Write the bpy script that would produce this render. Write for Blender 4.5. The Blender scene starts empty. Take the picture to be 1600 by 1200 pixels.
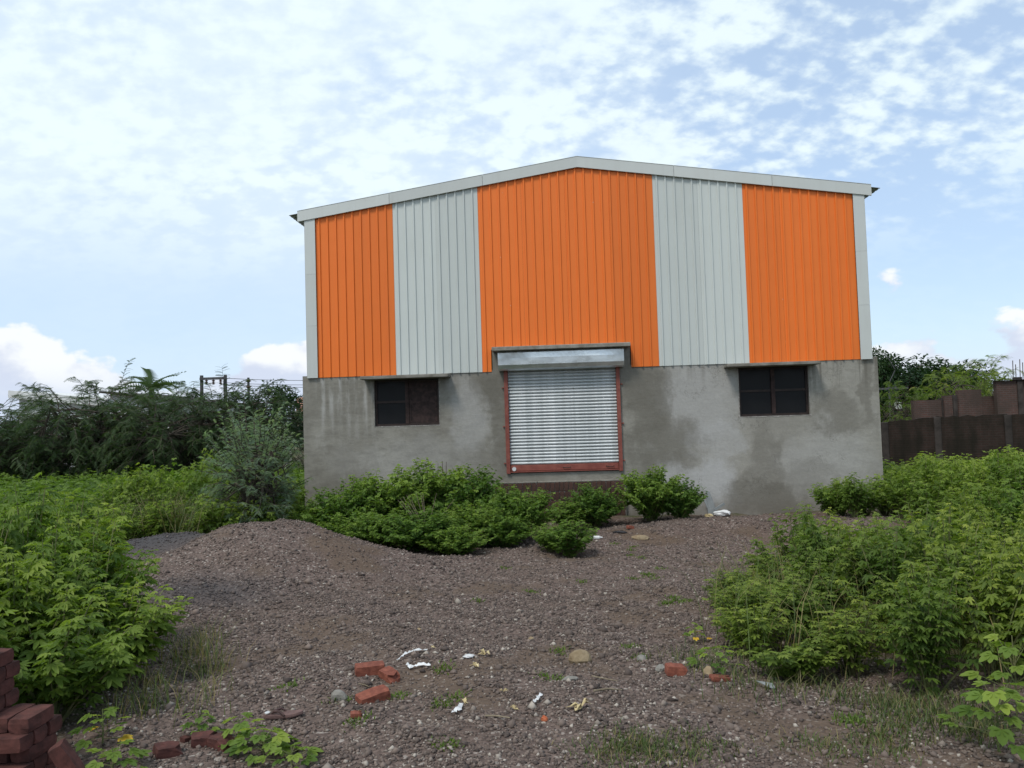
import bpy, math, random
import numpy as np
from mathutils import Matrix, Vector

# ------------------------------------------------------------------ camera, sky, sun, exposure
scene = bpy.context.scene
C = scene.collection
R_ = math.radians
PITCH, ROLL, YAW = R_(2.5276), R_(-1.7605), R_(-3.2947)
CAM = Vector((-0.663, -19.279, 2.437)); FPX = 1230.0
def cam_basis():
    cy, sy, cp, sp = math.cos(YAW), math.sin(YAW), math.cos(PITCH), math.sin(PITCH)
    fwd = Vector((sy*cp, cy*cp, sp)); right = Vector((cy, -sy, 0)); up = right.cross(fwd)
    cr, sr = math.cos(ROLL), math.sin(ROLL)
    return cr*right + sr*up, -sr*right + cr*up, fwd
CR, CU, CF = cam_basis()
cd = bpy.data.cameras.new('camera'); cam = bpy.data.objects.new('camera', cd); C.objects.link(cam)
m = Matrix.Identity(4)
for i in range(3):
    m[i][0], m[i][1], m[i][2], m[i][3] = CR[i], CU[i], -CF[i], CAM[i]
cam.matrix_world = m
cd.sensor_width = 36.0; cd.lens = FPX/1600*36; cd.clip_start = 0.05; cd.clip_end = 4000
scene.camera = cam
SUN_EL, SUN_AZ = R_(56), R_(212)          # azimuth clockwise from +Y: behind the camera, to its left
w = bpy.data.worlds.new('World'); scene.world = w; w.use_nodes = True
sl = bpy.data.lights.new('sun', 'SUN'); sun = bpy.data.objects.new('sun', sl); C.objects.link(sun)
sl.energy = 1.5; sl.angle = R_(14); sl.color = (1.0, 0.96, 0.9)
sdir = Vector((math.sin(SUN_AZ)*math.cos(SUN_EL), math.cos(SUN_AZ)*math.cos(SUN_EL), math.sin(SUN_EL)))
sun.location = sdir*60
sun.rotation_euler = sdir.to_track_quat('Z', 'Y').to_euler()
vs = scene.view_settings
vs.view_transform = 'Standard'; vs.look = 'None'; vs.exposure = 0.6; vs.gamma = 1.0; vs.use_curve_mapping = False

# ------------------------------------------------------------------ node helper
class NT:
    def __init__(s, tree): s.t = tree; s.n = tree.nodes; s.l = tree.links
    def add(s, typ, **kw):
        n = s.n.new(typ)
        for k, v in kw.items(): setattr(n, k, v)
        return n
    def put(s, sock, v):
        if v is None: return
        if isinstance(v, bpy.types.NodeSocket): s.l.new(v, sock)
        else:
            if isinstance(v, (tuple, list)) and sock.type == 'RGBA' and len(v) == 3: v = (*v, 1)
            sock.default_value = v
    def math(s, op, a, b=None, c=None, clamp=False):
        n = s.add('ShaderNodeMath', operation=op, use_clamp=clamp)
        for i, v in enumerate((a, b, c)): s.put(n.inputs[i], v)
        return n.outputs[0]
    def noise(s, vec, scale, detail=4, rough=0.55, dist=0.0, col=False):
        n = s.add('ShaderNodeTexNoise'); s.put(n.inputs['Vector'], vec)
        n.inputs['Scale'].default_value = scale; n.inputs['Detail'].default_value = detail
        n.inputs['Roughness'].default_value = rough; n.inputs['Distortion'].default_value = dist
        return n.outputs['Color' if col else 'Fac']
    def voro(s, vec, scale, feature='F1', out='Distance', rnd=1.0):
        n = s.add('ShaderNodeTexVoronoi', feature=feature); s.put(n.inputs['Vector'], vec)
        n.inputs['Scale'].default_value = scale; n.inputs['Randomness'].default_value = rnd
        return n.outputs[out]
    def mix(s, f, a, b, blend='MIX'):
        n = s.add('ShaderNodeMix', data_type='RGBA', blend_type=blend)
        s.put(n.inputs[0], f); s.put(n.inputs[6], a); s.put(n.inputs[7], b)
        return n.outputs[2]
    def ramp(s, f, a, b, to0=0.0, to1=1.0, smooth=True):
        n = s.add('ShaderNodeMapRange', interpolation_type='SMOOTHSTEP' if smooth else 'LINEAR')
        s.put(n.inputs[0], f); s.put(n.inputs[1], a); s.put(n.inputs[2], b); s.put(n.inputs[3], to0); s.put(n.inputs[4], to1)
        return n.outputs[0]
    def mapping(s, vec, loc=(0, 0, 0), rot=(0, 0, 0), sc=(1, 1, 1)):
        n = s.add('ShaderNodeMapping'); s.put(n.inputs[0], vec)
        n.inputs[1].default_value = loc; n.inputs[2].default_value = rot; n.inputs[3].default_value = sc
        return n.outputs[0]
    def sep(s, vec):
        n = s.add('ShaderNodeSeparateXYZ'); s.put(n.inputs[0], vec); return n.outputs
    def comb(s, x, y, z):
        n = s.add('ShaderNodeCombineXYZ')
        for i, v in enumerate((x, y, z)): s.put(n.inputs[i], v)
        return n.outputs[0]
    def bump(s, h, strength=0.3, dist=0.02):
        n = s.add('ShaderNodeBump'); n.inputs['Strength'].default_value = strength; n.inputs['Distance'].default_value = dist
        s.put(n.inputs['Height'], h); return n.outputs[0]

# ------------------------------------------------------------------ the sky
k = NT(w.node_tree); k.n.clear()
out = k.add('ShaderNodeOutputWorld'); bg = k.add('ShaderNodeBackground'); k.l.new(bg.outputs[0], out.inputs[0])
sky = k.add('ShaderNodeTexSky', sky_type='NISHITA', sun_disc=False)
sky.sun_elevation = SUN_EL; sky.sun_rotation = SUN_AZ; sky.altitude = 300; sky.air_density = 1.0; sky.dust_density = 1.2; sky.ozone_density = 1.0
dirv = k.add('ShaderNodeTexCoord').outputs['Generated']
dx, dy, dz = k.sep(dirv)
zc = k.math('ADD', k.math('MAXIMUM', dz, 0.0), 0.42)
pl = k.comb(k.math('DIVIDE', dx, zc), k.math('DIVIDE', dy, zc), 0.0)
plr = k.mapping(pl, loc=(3.1, 1.7, 0), rot=(0, 0, R_(16)), sc=(1.0, 1.2, 1.0))
big = k.noise(plr, 2.0, 3, 0.5)
mid = k.noise(plr, 7.0, 7, 0.55, 0.0)
cell = k.noise(k.mapping(pl, loc=(7, 2, 0), rot=(0, 0, R_(-20)), sc=(1, 1.25, 1)), 24.0, 5, 0.5, 0.0)
cov = k.math('ADD', k.math('MULTIPLY', big, 0.75), k.math('ADD', k.math('MULTIPLY', mid, 0.70), k.math('MULTIPLY', cell, 0.65)))
elev = dz
# more open blue towards the east, thick veil towards the west
cov = k.math('ADD', cov, k.math('MULTIPLY', dx, -0.12))
deck = k.math('MULTIPLY', k.ramp(cov, 0.88, 1.14), k.ramp(elev, 0.15, 0.30, 0.06, 1.0))
veil = k.math('MULTIPLY', k.math('MULTIPLY', k.ramp(dx, 0.25, -0.25), k.ramp(k.noise(plr, 3.0, 4, 0.5), 0.25, 0.7, 0.5, 0.9)), k.ramp(elev, 0.10, 0.26, 0.30, 1.0))
base = k.mix(k.ramp(dx, -0.3, 0.4, 0.68, 0.55), sky.outputs[0], (4.4, 5.65, 7.3))
base = k.mix(veil, base, (5.0, 5.9, 6.9))
puff = k.math('ADD', k.math('MULTIPLY', mid, 0.5), k.math('MULTIPLY', cell, 0.5))
ccol = k.mix(k.ramp(puff, 0.42, 0.58), (5.2, 6.05, 6.75), (5.9, 6.75, 6.9))
col = k.mix(k.math('MULTIPLY', deck, 0.92), base, ccol)
# low cumulus banks near the horizon, in azimuth / elevation
az = k.math('ARCTAN2', dx, dy)
ae = k.comb(az, k.math('MULTIPLY', elev, 1.5), 0.0)
cum = k.noise(k.mapping(ae, loc=(0.62, 0.1, 0)), 7.0, 7, 0.52, 0.0)
bulk = k.noise(k.comb(az, 0.0, 3.3), 3.2, 2, 0.5)
cumtop = k.math('ADD', k.math('ADD', k.ramp(elev, 0.02, 0.17, 0.30, -0.22, smooth=False), cum), k.math('MULTIPLY', k.math('SUBTRACT', bulk, 0.5), 0.75))
cmask = k.ramp(cumtop, 0.55, 0.60)
shade = k.noise(k.mapping(ae, loc=(0.635, 0.135, 0)), 7.0, 5, 0.5, 0.0)
cumcol = k.mix(k.ramp(k.math('SUBTRACT', cum, shade), -0.09, 0.07), (4.5, 4.9, 5.9), (6.6, 6.75, 6.85))
cumcol = k.mix(k.ramp(elev, 0.01, 0.08), (4.4, 5.0, 6.1), cumcol)
col = k.mix(k.math('MULTIPLY', cmask, 0.92), col, cumcol)
k.put(bg.inputs[0], col); bg.inputs[1].default_value = 0.1

# ------------------------------------------------------------------ materials
def new_mat(name):
    mt = bpy.data.materials.new(name); mt.use_nodes = True
    k = NT(mt.node_tree); k.n.clear()
    o = k.add('ShaderNodeOutputMaterial'); p = k.add('ShaderNodeBsdfPrincipled'); k.l.new(p.outputs[0], o.inputs[0])
    p.inputs['Specular IOR Level'].default_value = 0.3
    k.p = p; k.o = o
    k.co = k.add('ShaderNodeTexCoord').outputs['Object']
    return mt, k
def setp(k, col=None, rough=None, metal=None, normal=None, spec=None):
    p = k.p
    if col is not None: k.put(p.inputs['Base Color'], col)
    if rough is not None: k.put(p.inputs['Roughness'], rough)
    if metal is not None: k.put(p.inputs['Metallic'], metal)
    if normal is not None: k.put(p.inputs['Normal'], normal)
    if spec is not None: k.put(p.inputs['Specular IOR Level'], spec)
M = {}
def simple(name, a, b, scale=6.0, rough=0.7, bump=0.15, metal=0.0, detail=5, dist=0.01):
    mt, k = new_mat(name)
    n = k.noise(k.co, scale, detail, 0.6)
    rnd = k.add('ShaderNodeObjectInfo').outputs['Random']
    c = k.mix(k.ramp(n, 0.3, 0.7), a, b)
    c = k.mix(1.0, c, k.mix(rnd, (0.84, 0.84, 0.84), (1.12, 1.12, 1.12)), 'MULTIPLY')
    setp(k, c, rough, metal, k.bump(k.noise(k.co, scale*4, 4, 0.6), bump, dist))
    M[name] = mt; return mt
def sheet_mat(name, a, streak):
    mt, k = new_mat(name)
    wear = k.noise(k.mapping(k.co, sc=(9, 9, 0.5)), 1.0, 5, 0.6)
    blot = k.noise(k.co, 0.9, 4, 0.6)
    rnd = k.add('ShaderNodeObjectInfo').outputs['Random']
    c = k.mix(k.ramp(wear, 0.45, 0.8, 0, 0.30), a, streak)
    c = k.mix(k.ramp(blot, 0.4, 0.75, 0, 0.22), c, streak)
    c = k.mix(1.0, c, k.mix(rnd, (0.93, 0.93, 0.93), (1.05, 1.05, 1.05)), 'MULTIPLY')
    spots = k.ramp(k.voro(k.mapping(k.co, sc=(1, 1, 0.8)), 2.3), 0.035, 0.02)
    c = k.mix(k.math('MULTIPLY', spots, 0.5), c, (0.62, 0.50, 0.40))
    dent = k.noise(k.mapping(k.co, sc=(1.2, 1, 0.6)), 2.2, 2, 0.5)
    setp(k, c, k.ramp(blot, 0.3, 0.7, 0.42, 0.6), 0.0, k.bump(dent, 0.25, 0.03), 0.35)
    M[name] = mt
sheet_mat('orange_sheet', (0.78, 0.178, 0.024), (0.66, 0.155, 0.032))
sheet_mat('grey_sheet', (0.56, 0.59, 0.565), (0.48, 0.50, 0.475))
sheet_mat('flashing', (0.55, 0.57, 0.55), (0.47, 0.475, 0.45))
simple('roof_metal', (0.30, 0.31, 0.30), (0.36, 0.36, 0.35), 3, 0.5, 0.1)
simple('slab', (0.16, 0.145, 0.12), (0.27, 0.255, 0.225), 5, 0.95, 0.5)
simple('red_oxide', (0.20, 0.055, 0.042), (0.27, 0.085, 0.062), 6, 0.6, 0.2)
simple('window_frame', (0.022, 0.015, 0.014), (0.04, 0.026, 0.022), 8, 0.6, 0.2)
simple('rust_sheet', (0.020, 0.012, 0.011), (0.052, 0.030, 0.027), 9, 0.75, 0.2)
simple('mortar', (0.17, 0.155, 0.14), (0.34, 0.32, 0.295), 12, 0.95, 0.4)
simple('old_brick', (0.035, 0.022, 0.018), (0.10, 0.050, 0.038), 3, 0.95, 0.5)
simple('red_brick', (0.135, 0.042, 0.028), (0.245, 0.080, 0.050), 22, 0.9, 0.6, dist=0.004)
simple('shaded_brown_brick', (0.050, 0.020, 0.017), (0.115, 0.042, 0.034), 12, 0.92, 0.6, dist=0.004)  # shade on the corner stack is put into this colour; brown shards share it
simple('wall_brick', (0.085, 0.045, 0.038), (0.16, 0.085, 0.07), 3, 0.95, 0.5)
simple('mossy_brick', (0.026, 0.018, 0.015), (0.075, 0.045, 0.036), 2.2, 0.97, 0.5)
simple('post_concrete', (0.026, 0.022, 0.020), (0.060, 0.050, 0.045), 4, 0.95, 0.4)
simple('asbestos', (0.19, 0.205, 0.21), (0.27, 0.285, 0.285), 4, 0.9, 0.3)
simple('white_plastic', (0.50, 0.51, 0.51), (0.66, 0.66, 0.66), 9, 0.4, 0.4)
simple('husk', (0.42, 0.33, 0.17), (0.58, 0.48, 0.28), 20, 0.85, 0.4)
simple('rock_tan', (0.20, 0.145, 0.085), (0.32, 0.25, 0.16), 9, 0.95, 0.6)
simple('rock_grey', (0.17, 0.16, 0.14), (0.28, 0.265, 0.24), 9, 0.95, 0.6)
simple('sandal_sole', (0.10, 0.06, 0.055), (0.17, 0.105, 0.095), 20, 0.85, 0.3)
simple('sandal_strap', (0.05, 0.028, 0.026), (0.09, 0.05, 0.045), 20, 0.6, 0.3)
simple('bark', (0.045, 0.036, 0.028), (0.10, 0.083, 0.065), 6, 0.95, 0.7)
simple('twig', (0.14, 0.11, 0.075), (0.24, 0.20, 0.14), 9, 0.95, 0.3)
simple('stem_green', (0.10, 0.13, 0.045), (0.17, 0.16, 0.07), 9, 0.8, 0.2)
simple('pole_steel', (0.05, 0.05, 0.055), (0.09, 0.09, 0.09), 9, 0.7, 0.2)
simple('insulator', (0.06, 0.03, 0.02), (0.10, 0.05, 0.035), 9, 0.4, 0.1)
simple('rebar', (0.06, 0.035, 0.025), (0.10, 0.06, 0.04), 9, 0.8, 0.2)
simple('white_paint', (0.60, 0.61, 0.62), (0.72, 0.72, 0.71), 1.5, 0.8, 0.1)
simple('pale_roof', (0.50, 0.50, 0.49), (0.66, 0.66, 0.65), 1.2, 0.7, 0.1)
simple('cream_paint', (0.46, 0.43, 0.32), (0.58, 0.55, 0.42), 1.5, 0.85, 0.1)
simple('pink_paint', (0.55, 0.27, 0.20), (0.62, 0.33, 0.25), 1.5, 0.85, 0.1)
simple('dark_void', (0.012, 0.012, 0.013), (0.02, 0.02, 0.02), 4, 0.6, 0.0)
simple('cloth_orange', (0.45, 0.12, 0.05), (0.55, 0.17, 0.08), 9, 0.8, 0.3)
simple('dark_rag', (0.02, 0.02, 0.022), (0.05, 0.048, 0.05), 9, 0.9, 0.3)

def galv(name, a, b, rough):
    mt, k = new_mat(name)
    n = k.noise(k.co, 3.0, 5, 0.6); sp = k.voro(k.co, 22)
    c = k.mix(k.ramp(n, 0.3, 0.7), a, b)
    dirt = k.noise(k.mapping(k.co, sc=(1.6, 1, 3)), 1.4, 6, 0.65)
    c = k.mix(k.ramp(dirt, 0.58, 0.8, 0, 0.45), c, (0.28, 0.27, 0.25))
    setp(k, c, k.ramp(sp, 0.0, 0.8, rough, rough+0.14), 0.85, k.bump(k.noise(k.co, 1.6, 2), 0.35, 0.08))
    M[name] = mt
galv('galvanised', (0.62, 0.65, 0.66), (0.76, 0.79, 0.80), 0.30)
galv('slat_metal', (0.46, 0.485, 0.49), (0.60, 0.62, 0.625), 0.58)

def glass_mat():
    mt, k = new_mat('dark_glass')
    n = k.noise(k.co, 2.0, 4)
    setp(k, k.mix(n, (0.006, 0.006, 0.007), (0.018, 0.018, 0.020)), k.ramp(n, 0.3, 0.7, 0.3, 0.5), 0, None, 0.15); M['dark_glass'] = mt
glass_mat()

def leaf_mat(name, dark, light, young, trans=0.35, rough=0.55, spec=0.25):
    mt, k = new_mat(name)
    at = k.add('ShaderNodeAttribute', attribute_name='tint')
    r, g, _ = k.sep(at.outputs['Vector'])
    rnd = k.add('ShaderNodeObjectInfo').outputs['Random']
    c = k.mix(r, dark, light); c = k.mix(g, c, young)
    c = k.mix(1.0, c, k.mix(rnd, (0.70, 0.77, 0.74), (1.28, 1.16, 1.05)), 'MULTIPLY')
    setp(k, c, rough, 0, None, spec)
    t = k.add('ShaderNodeBsdfTranslucent'); k.put(t.inputs[0], k.mix(1.0, c, (1.15, 1.25, 0.6), 'MULTIPLY'))
    ms = k.add('ShaderNodeMixShader'); ms.inputs[0].default_value = trans
    k.l.new(k.p.outputs[0], ms.inputs[1]); k.l.new(t.outputs[0], ms.inputs[2]); k.l.new(ms.outputs[0], k.o.inputs[0])
    M[name] = mt
leaf_mat('weed_leaf', (0.080, 0.142, 0.026), (0.175, 0.268, 0.048), (0.29, 0.38, 0.075), 0.45)
leaf_mat('bush_leaf', (0.066, 0.135, 0.028), (0.145, 0.245, 0.048), (0.23, 0.34, 0.07), 0.45)
leaf_mat('rank_leaf', (0.078, 0.130, 0.026), (0.172, 0.250, 0.046), (0.30, 0.36, 0.075), 0.45)
leaf_mat('prosopis_leaf', (0.030, 0.060, 0.025), (0.060, 0.105, 0.040), (0.095, 0.145, 0.055), 0.35)
leaf_mat('acacia_leaf', (0.17, 0.25, 0.195), (0.26, 0.36, 0.275), (0.32, 0.41, 0.27), 0.5)
leaf_mat('tree_leaf', (0.016, 0.040, 0.014), (0.032, 0.068, 0.022), (0.06, 0.10, 0.03), 0.25)
leaf_mat('grass_blade', (0.050, 0.085, 0.024), (0.095, 0.140, 0.036), (0.24, 0.20, 0.10), 0.3)
leaf_mat('yellow_leaf', (0.45, 0.30, 0.03), (0.55, 0.40, 0.05), (0.6, 0.42, 0.06), 0.3)

def plaster():
    mt, k = new_mat('plaster')
    x, y, z = k.sep(k.co)
    warp = k.noise(k.mapping(k.co, sc=(1, 1, 0.8)), 0.85, 9, 0.68, 0.0, True)
    wv = k.add('ShaderNodeVectorMath', operation='MULTIPLY_ADD'); k.put(wv.inputs[0], warp); wv.inputs[1].default_value = (2.2, 2.2, 2.2); k.put(wv.inputs[2], k.co)
    wx, wy, wz = k.sep(wv.outputs[0])
    n1 = k.noise(k.co, 0.55, 6, 0.6); n2 = k.noise(k.mapping(k.co, sc=(1, 1, 2.2)), 2.6, 7, 0.65); n3 = k.noise(k.co, 14, 5, 0.65)
    n4 = k.noise(k.mapping(k.co, sc=(0.7, 1, 4.5)), 1.3, 6, 0.65); n5 = k.noise(k.co, 1.7, 8, 0.7, 0.4)
    def blob(cx, cz, rx, rz, soft=0.5):
        a = k.math('DIVIDE', k.math('SUBTRACT', wx, cx+1.1), rx); b = k.math('DIVIDE', k.math('SUBTRACT', wz, cz+1.1), rz)
        d = k.math('ADD', k.math('MULTIPLY', a, a), k.math('MULTIPLY', b, b))
        return k.ramp(k.math('ADD', d, k.math('MULTIPLY', k.math('SUBTRACT', n5, 0.5), 1.6)), 1.15+soft*1.2, 0.85-soft*0.75)
    c = k.mix(k.ramp(n1, 0.32, 0.68), (0.190, 0.178, 0.152), (0.285, 0.270, 0.235))
    c = k.mix(k.ramp(n2, 0.42, 0.68, 0, 0.7), c, (0.165, 0.153, 0.130))
    c = k.mix(k.ramp(n4, 0.48, 0.72, 0, 0.45), c, (0.155, 0.146, 0.125)); c = k.mix(k.ramp(n5, 0.52, 0.74, 0, 0.5), c, (0.36, 0.35, 0.325))
    # right of the door the plaster dried paler
    c = k.mix(k.ramp(wx, 2.0, 3.6, 0, 0.40), c, (0.36, 0.345, 0.31))
    pal = (0.43, 0.425, 0.42)
    for a in ((2.75, 2.75, 0.95, 1.0, 0.7, 0.48), (2.3, 0.75, 1.2, 0.55, 0.35, 0.62), (3.1, 1.75, 0.7, 0.40, 0.5, 0.40), (-2.9, 2.7, 0.45, 0.8, 0.9, 0.40), (-4.4, 1.4, 1.5, 0.5, 0.9, 0.2), (5.6, 1.2, 1.0, 0.7, 0.9, 0.3), (3.2, 0.7, 0.5, 0.7, 0.5, 0.35)):
        c = k.mix(k.math('MULTIPLY', blob(*a[:5]), a[5]), c, pal)
    dark_patch = (0.125, 0.115, 0.095)  # damp patches, except the two along the left door jamb: simply darker
    for a in ((1.45, 3.0, 0.5, 1.0, 0.7, 0.62), (1.85, 1.65, 0.75, 0.5, 0.95, 0.55), (-2.45, 3.1, 0.42, 0.5, 0.6, 0.5), (4.3, 0.28, 0.9, 0.42, 0.6, 0.6), (-2.0, 2.8, 0.35, 1.3, 0.7, 0.5),
              (4.3, 1.3, 0.28, 0.8, 0.9, 0.45), (6.0, 2.3, 0.5, 0.35, 0.8, 0.5), (5.2, 0.9, 0.6, 0.3, 0.9, 0.3), (-6.2, 0.7, 0.9, 0.5, 0.9, 0.4), (6.75, 2.9, 0.2, 0.8, 0.6, 0.5)):
        c = k.mix(k.math('MULTIPLY', blob(*a[:5]), a[5]), c, dark_patch)
    # lime runs below each rib of the cladding, left and right ends
    rib = k.math('FRACT', k.math('DIVIDE', k.math('ADD', x, 6.60), 0.2115))
    ribm = k.math('MULTIPLY', k.ramp(k.math('ABSOLUTE', k.math('SUBTRACT', rib, 0.5)), 0.42, 0.05), k.ramp(k.noise(k.mapping(k.co, sc=(3.5, 1, 0.6)), 1.3, 6, 0.65), 0.38, 0.62))
    lm = k.math('MULTIPLY', k.ramp(x, -6.75, -6.5), k.ramp(x, -5.0, -5.25))
    lm = k.math('MULTIPLY', lm, k.ramp(z, 1.6, 3.3))
    c = k.mix(k.math('MULTIPLY', k.math('MULTIPLY', ribm, lm), 0.7), c, (0.44, 0.43, 0.41))
    run = k.noise(k.mapping(k.co, sc=(6.5, 1, 0.25)), 1.0, 4, 0.6)
    rm = k.math('MULTIPLY', k.ramp(x, 4.6, 5.4), k.ramp(z, 2.5, 3.6))
    c = k.mix(k.math('MULTIPLY', k.math('MULTIPLY', rm, k.ramp(run, 0.5, 0.62)), 0.75), c, (0.13, 0.12, 0.10))
    c = k.mix(k.math('MULTIPLY', k.math('MULTIPLY', k.ramp(z, 2.9, 3.6), k.ramp(run, 0.42, 0.7)), 0.45), c, (0.15, 0.14, 0.12))
    # hairline cracks in the pale patches
    crk = k.ramp(k.voro(wv.outputs[0], 1.7, 'DISTANCE_TO_EDGE'), 0.012, 0.003)
    cm = k.math('MULTIPLY', crk, k.ramp(k.noise(k.co, 0.8, 2), 0.5, 0.62))
    cm = k.math('MULTIPLY', cm, k.ramp(x, 1.5, 2.6))
    c = k.mix(k.math('MULTIPLY', cm, 0.7), c, (0.08, 0.075, 0.065))
    c = k.mix(1.0, c, k.mix(n3, (0.84, 0.84, 0.84), (1.16, 1.16, 1.16)), 'MULTIPLY')
    # rain splash of soil near the ground
    c = k.mix(k.math('MULTIPLY', k.ramp(k.math('ADD', z, k.math('MULTIPLY', n2, 0.4)), 0.75, 0.15), 0.5), c, (0.15, 0.13, 0.11))
    hgt = k.math('ADD', k.math('MULTIPLY', n2, 0.7), k.math('MULTIPLY', n3, 0.3))
    setp(k, c, 0.93, 0, k.bump(hgt, 0.45, 0.03), 0.2)
    M['plaster'] = mt
plaster()

def ground_mat():
    mt, k = new_mat('ground')
    at = k.add('ShaderNodeAttribute', attribute_name='tint')
    g, dk, _ = k.sep(at.outputs['Vector'])
    vc = k.voro(k.co, 42, 'F1', 'Color'); vd = k.voro(k.co, 42)
    vr, vg, vb = k.sep(vc)
    big = k.noise(k.co, 0.7, 5, 0.6); med = k.noise(k.co, 5, 5, 0.65)
    st = k.mix(vr, (0.072, 0.052, 0.045), (0.168, 0.124, 0.105))
    st = k.mix(k.ramp(vg, 0.90, 0.96), st, (0.30, 0.26, 0.23))
    st = k.mix(k.ramp(big, 0.45, 0.72, 0, 0.55), st, (0.095, 0.066, 0.052))
    st = k.mix(_, st, k.mix(med, (0.075, 0.052, 0.036), (0.135, 0.095, 0.066)))
    st = k.mix(dk, st, (0.062, 0.058, 0.060))
    soil = k.mix(k.ramp(med, 0.3, 0.7), (0.055, 0.043, 0.030), (0.12, 0.095, 0.06))
    soil = k.mix(k.ramp(k.noise(k.co, 1.6, 5, 0.6), 0.42, 0.66, 0, 0.7), soil, (0.055, 0.075, 0.025))
    gm = k.ramp(k.math('ADD', g, k.math('MULTIPLY', k.math('SUBTRACT', k.noise(k.co, 2.2, 5, 0.65), 0.5), 0.8)), 0.35, 0.65)
    c = k.mix(gm, soil, st)
    hgt = k.math('ADD', k.math('MULTIPLY', k.math('SUBTRACT', 1.0, vd), 0.6), k.math('MULTIPLY', med, 0.6))
    setp(k, c, 0.95, 0, k.bump(hgt, 0.8, 0.02), 0.2)
    M['ground'] = mt
ground_mat()
def gravel_mat():
    mt, k = new_mat('gravel')
    at = k.add('ShaderNodeAttribute', attribute_name='tint')
    r, g, b = k.sep(at.outputs['Vector'])
    c = k.mix(r, (0.058, 0.045, 0.040), (0.205, 0.158, 0.133))
    c = k.mix(g, c, (0.40, 0.355, 0.305)); c = k.mix(b, c, (0.066, 0.062, 0.066))
    setp(k, c, 0.9, 0, None, 0.25); M['gravel'] = mt
gravel_mat()

# ------------------------------------------------------------------ object helpers
def obj(name, mesh, parent=None, loc=None):
    o = bpy.data.objects.new(name, mesh); C.objects.link(o)
    if parent is not None: o.parent = parent
    if loc is not None: o.location = loc
    return o
def empty(name, loc=(0, 0, 0), rz=0.0, sc=1.0):
    o = bpy.data.objects.new(name, None); C.objects.link(o); o.empty_display_size = 0.1
    o.location = loc; o.rotation_euler = (0, 0, rz); o.scale = (sc, sc, sc) if not isinstance(sc, tuple) else sc
    return o
def tag(o, label, cat, group=None, kind=None):
    if label: o['label'] = label
    if cat: o['category'] = cat
    if group: o['group'] = group
    if kind: o['kind'] = kind
    return o
def np_mesh(name, V, F, mat, tint=None, smooth=False):
    """V (n,3); F (m,k) of one face size or a list of such arrays"""
    V = np.asarray(V, dtype=np.float32).reshape(-1, 3)
    Fs = [np.asarray(f, dtype=np.int32) for f in (F if isinstance(F, list) else [F]) if len(f)]
    me = bpy.data.meshes.new(name)
    me.vertices.add(len(V)); me.vertices.foreach_set('co', V.ravel())
    loops = np.concatenate([f.ravel() for f in Fs]); sizes = np.concatenate([np.full(len(f), f.shape[1], np.int32) for f in Fs])
    starts = np.concatenate([[0], np.cumsum(sizes)[:-1]]).astype(np.int32)
    me.loops.add(len(loops)); me.loops.foreach_set('vertex_index', loops)
    me.polygons.add(len(sizes)); me.polygons.foreach_set('loop_start', starts); me.polygons.foreach_set('loop_total', sizes)
    if tint is not None:
        a = me.attributes.new('tint', 'FLOAT_VECTOR', 'POINT'); a.data.foreach_set('vector', np.asarray(tint, np.float32).ravel())
    me.materials.append(M[mat])
    me.update(calc_edges=True); me.validate()
    if smooth: me.polygons.foreach_set('use_smooth', np.ones(len(sizes), bool))
    return me
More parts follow.
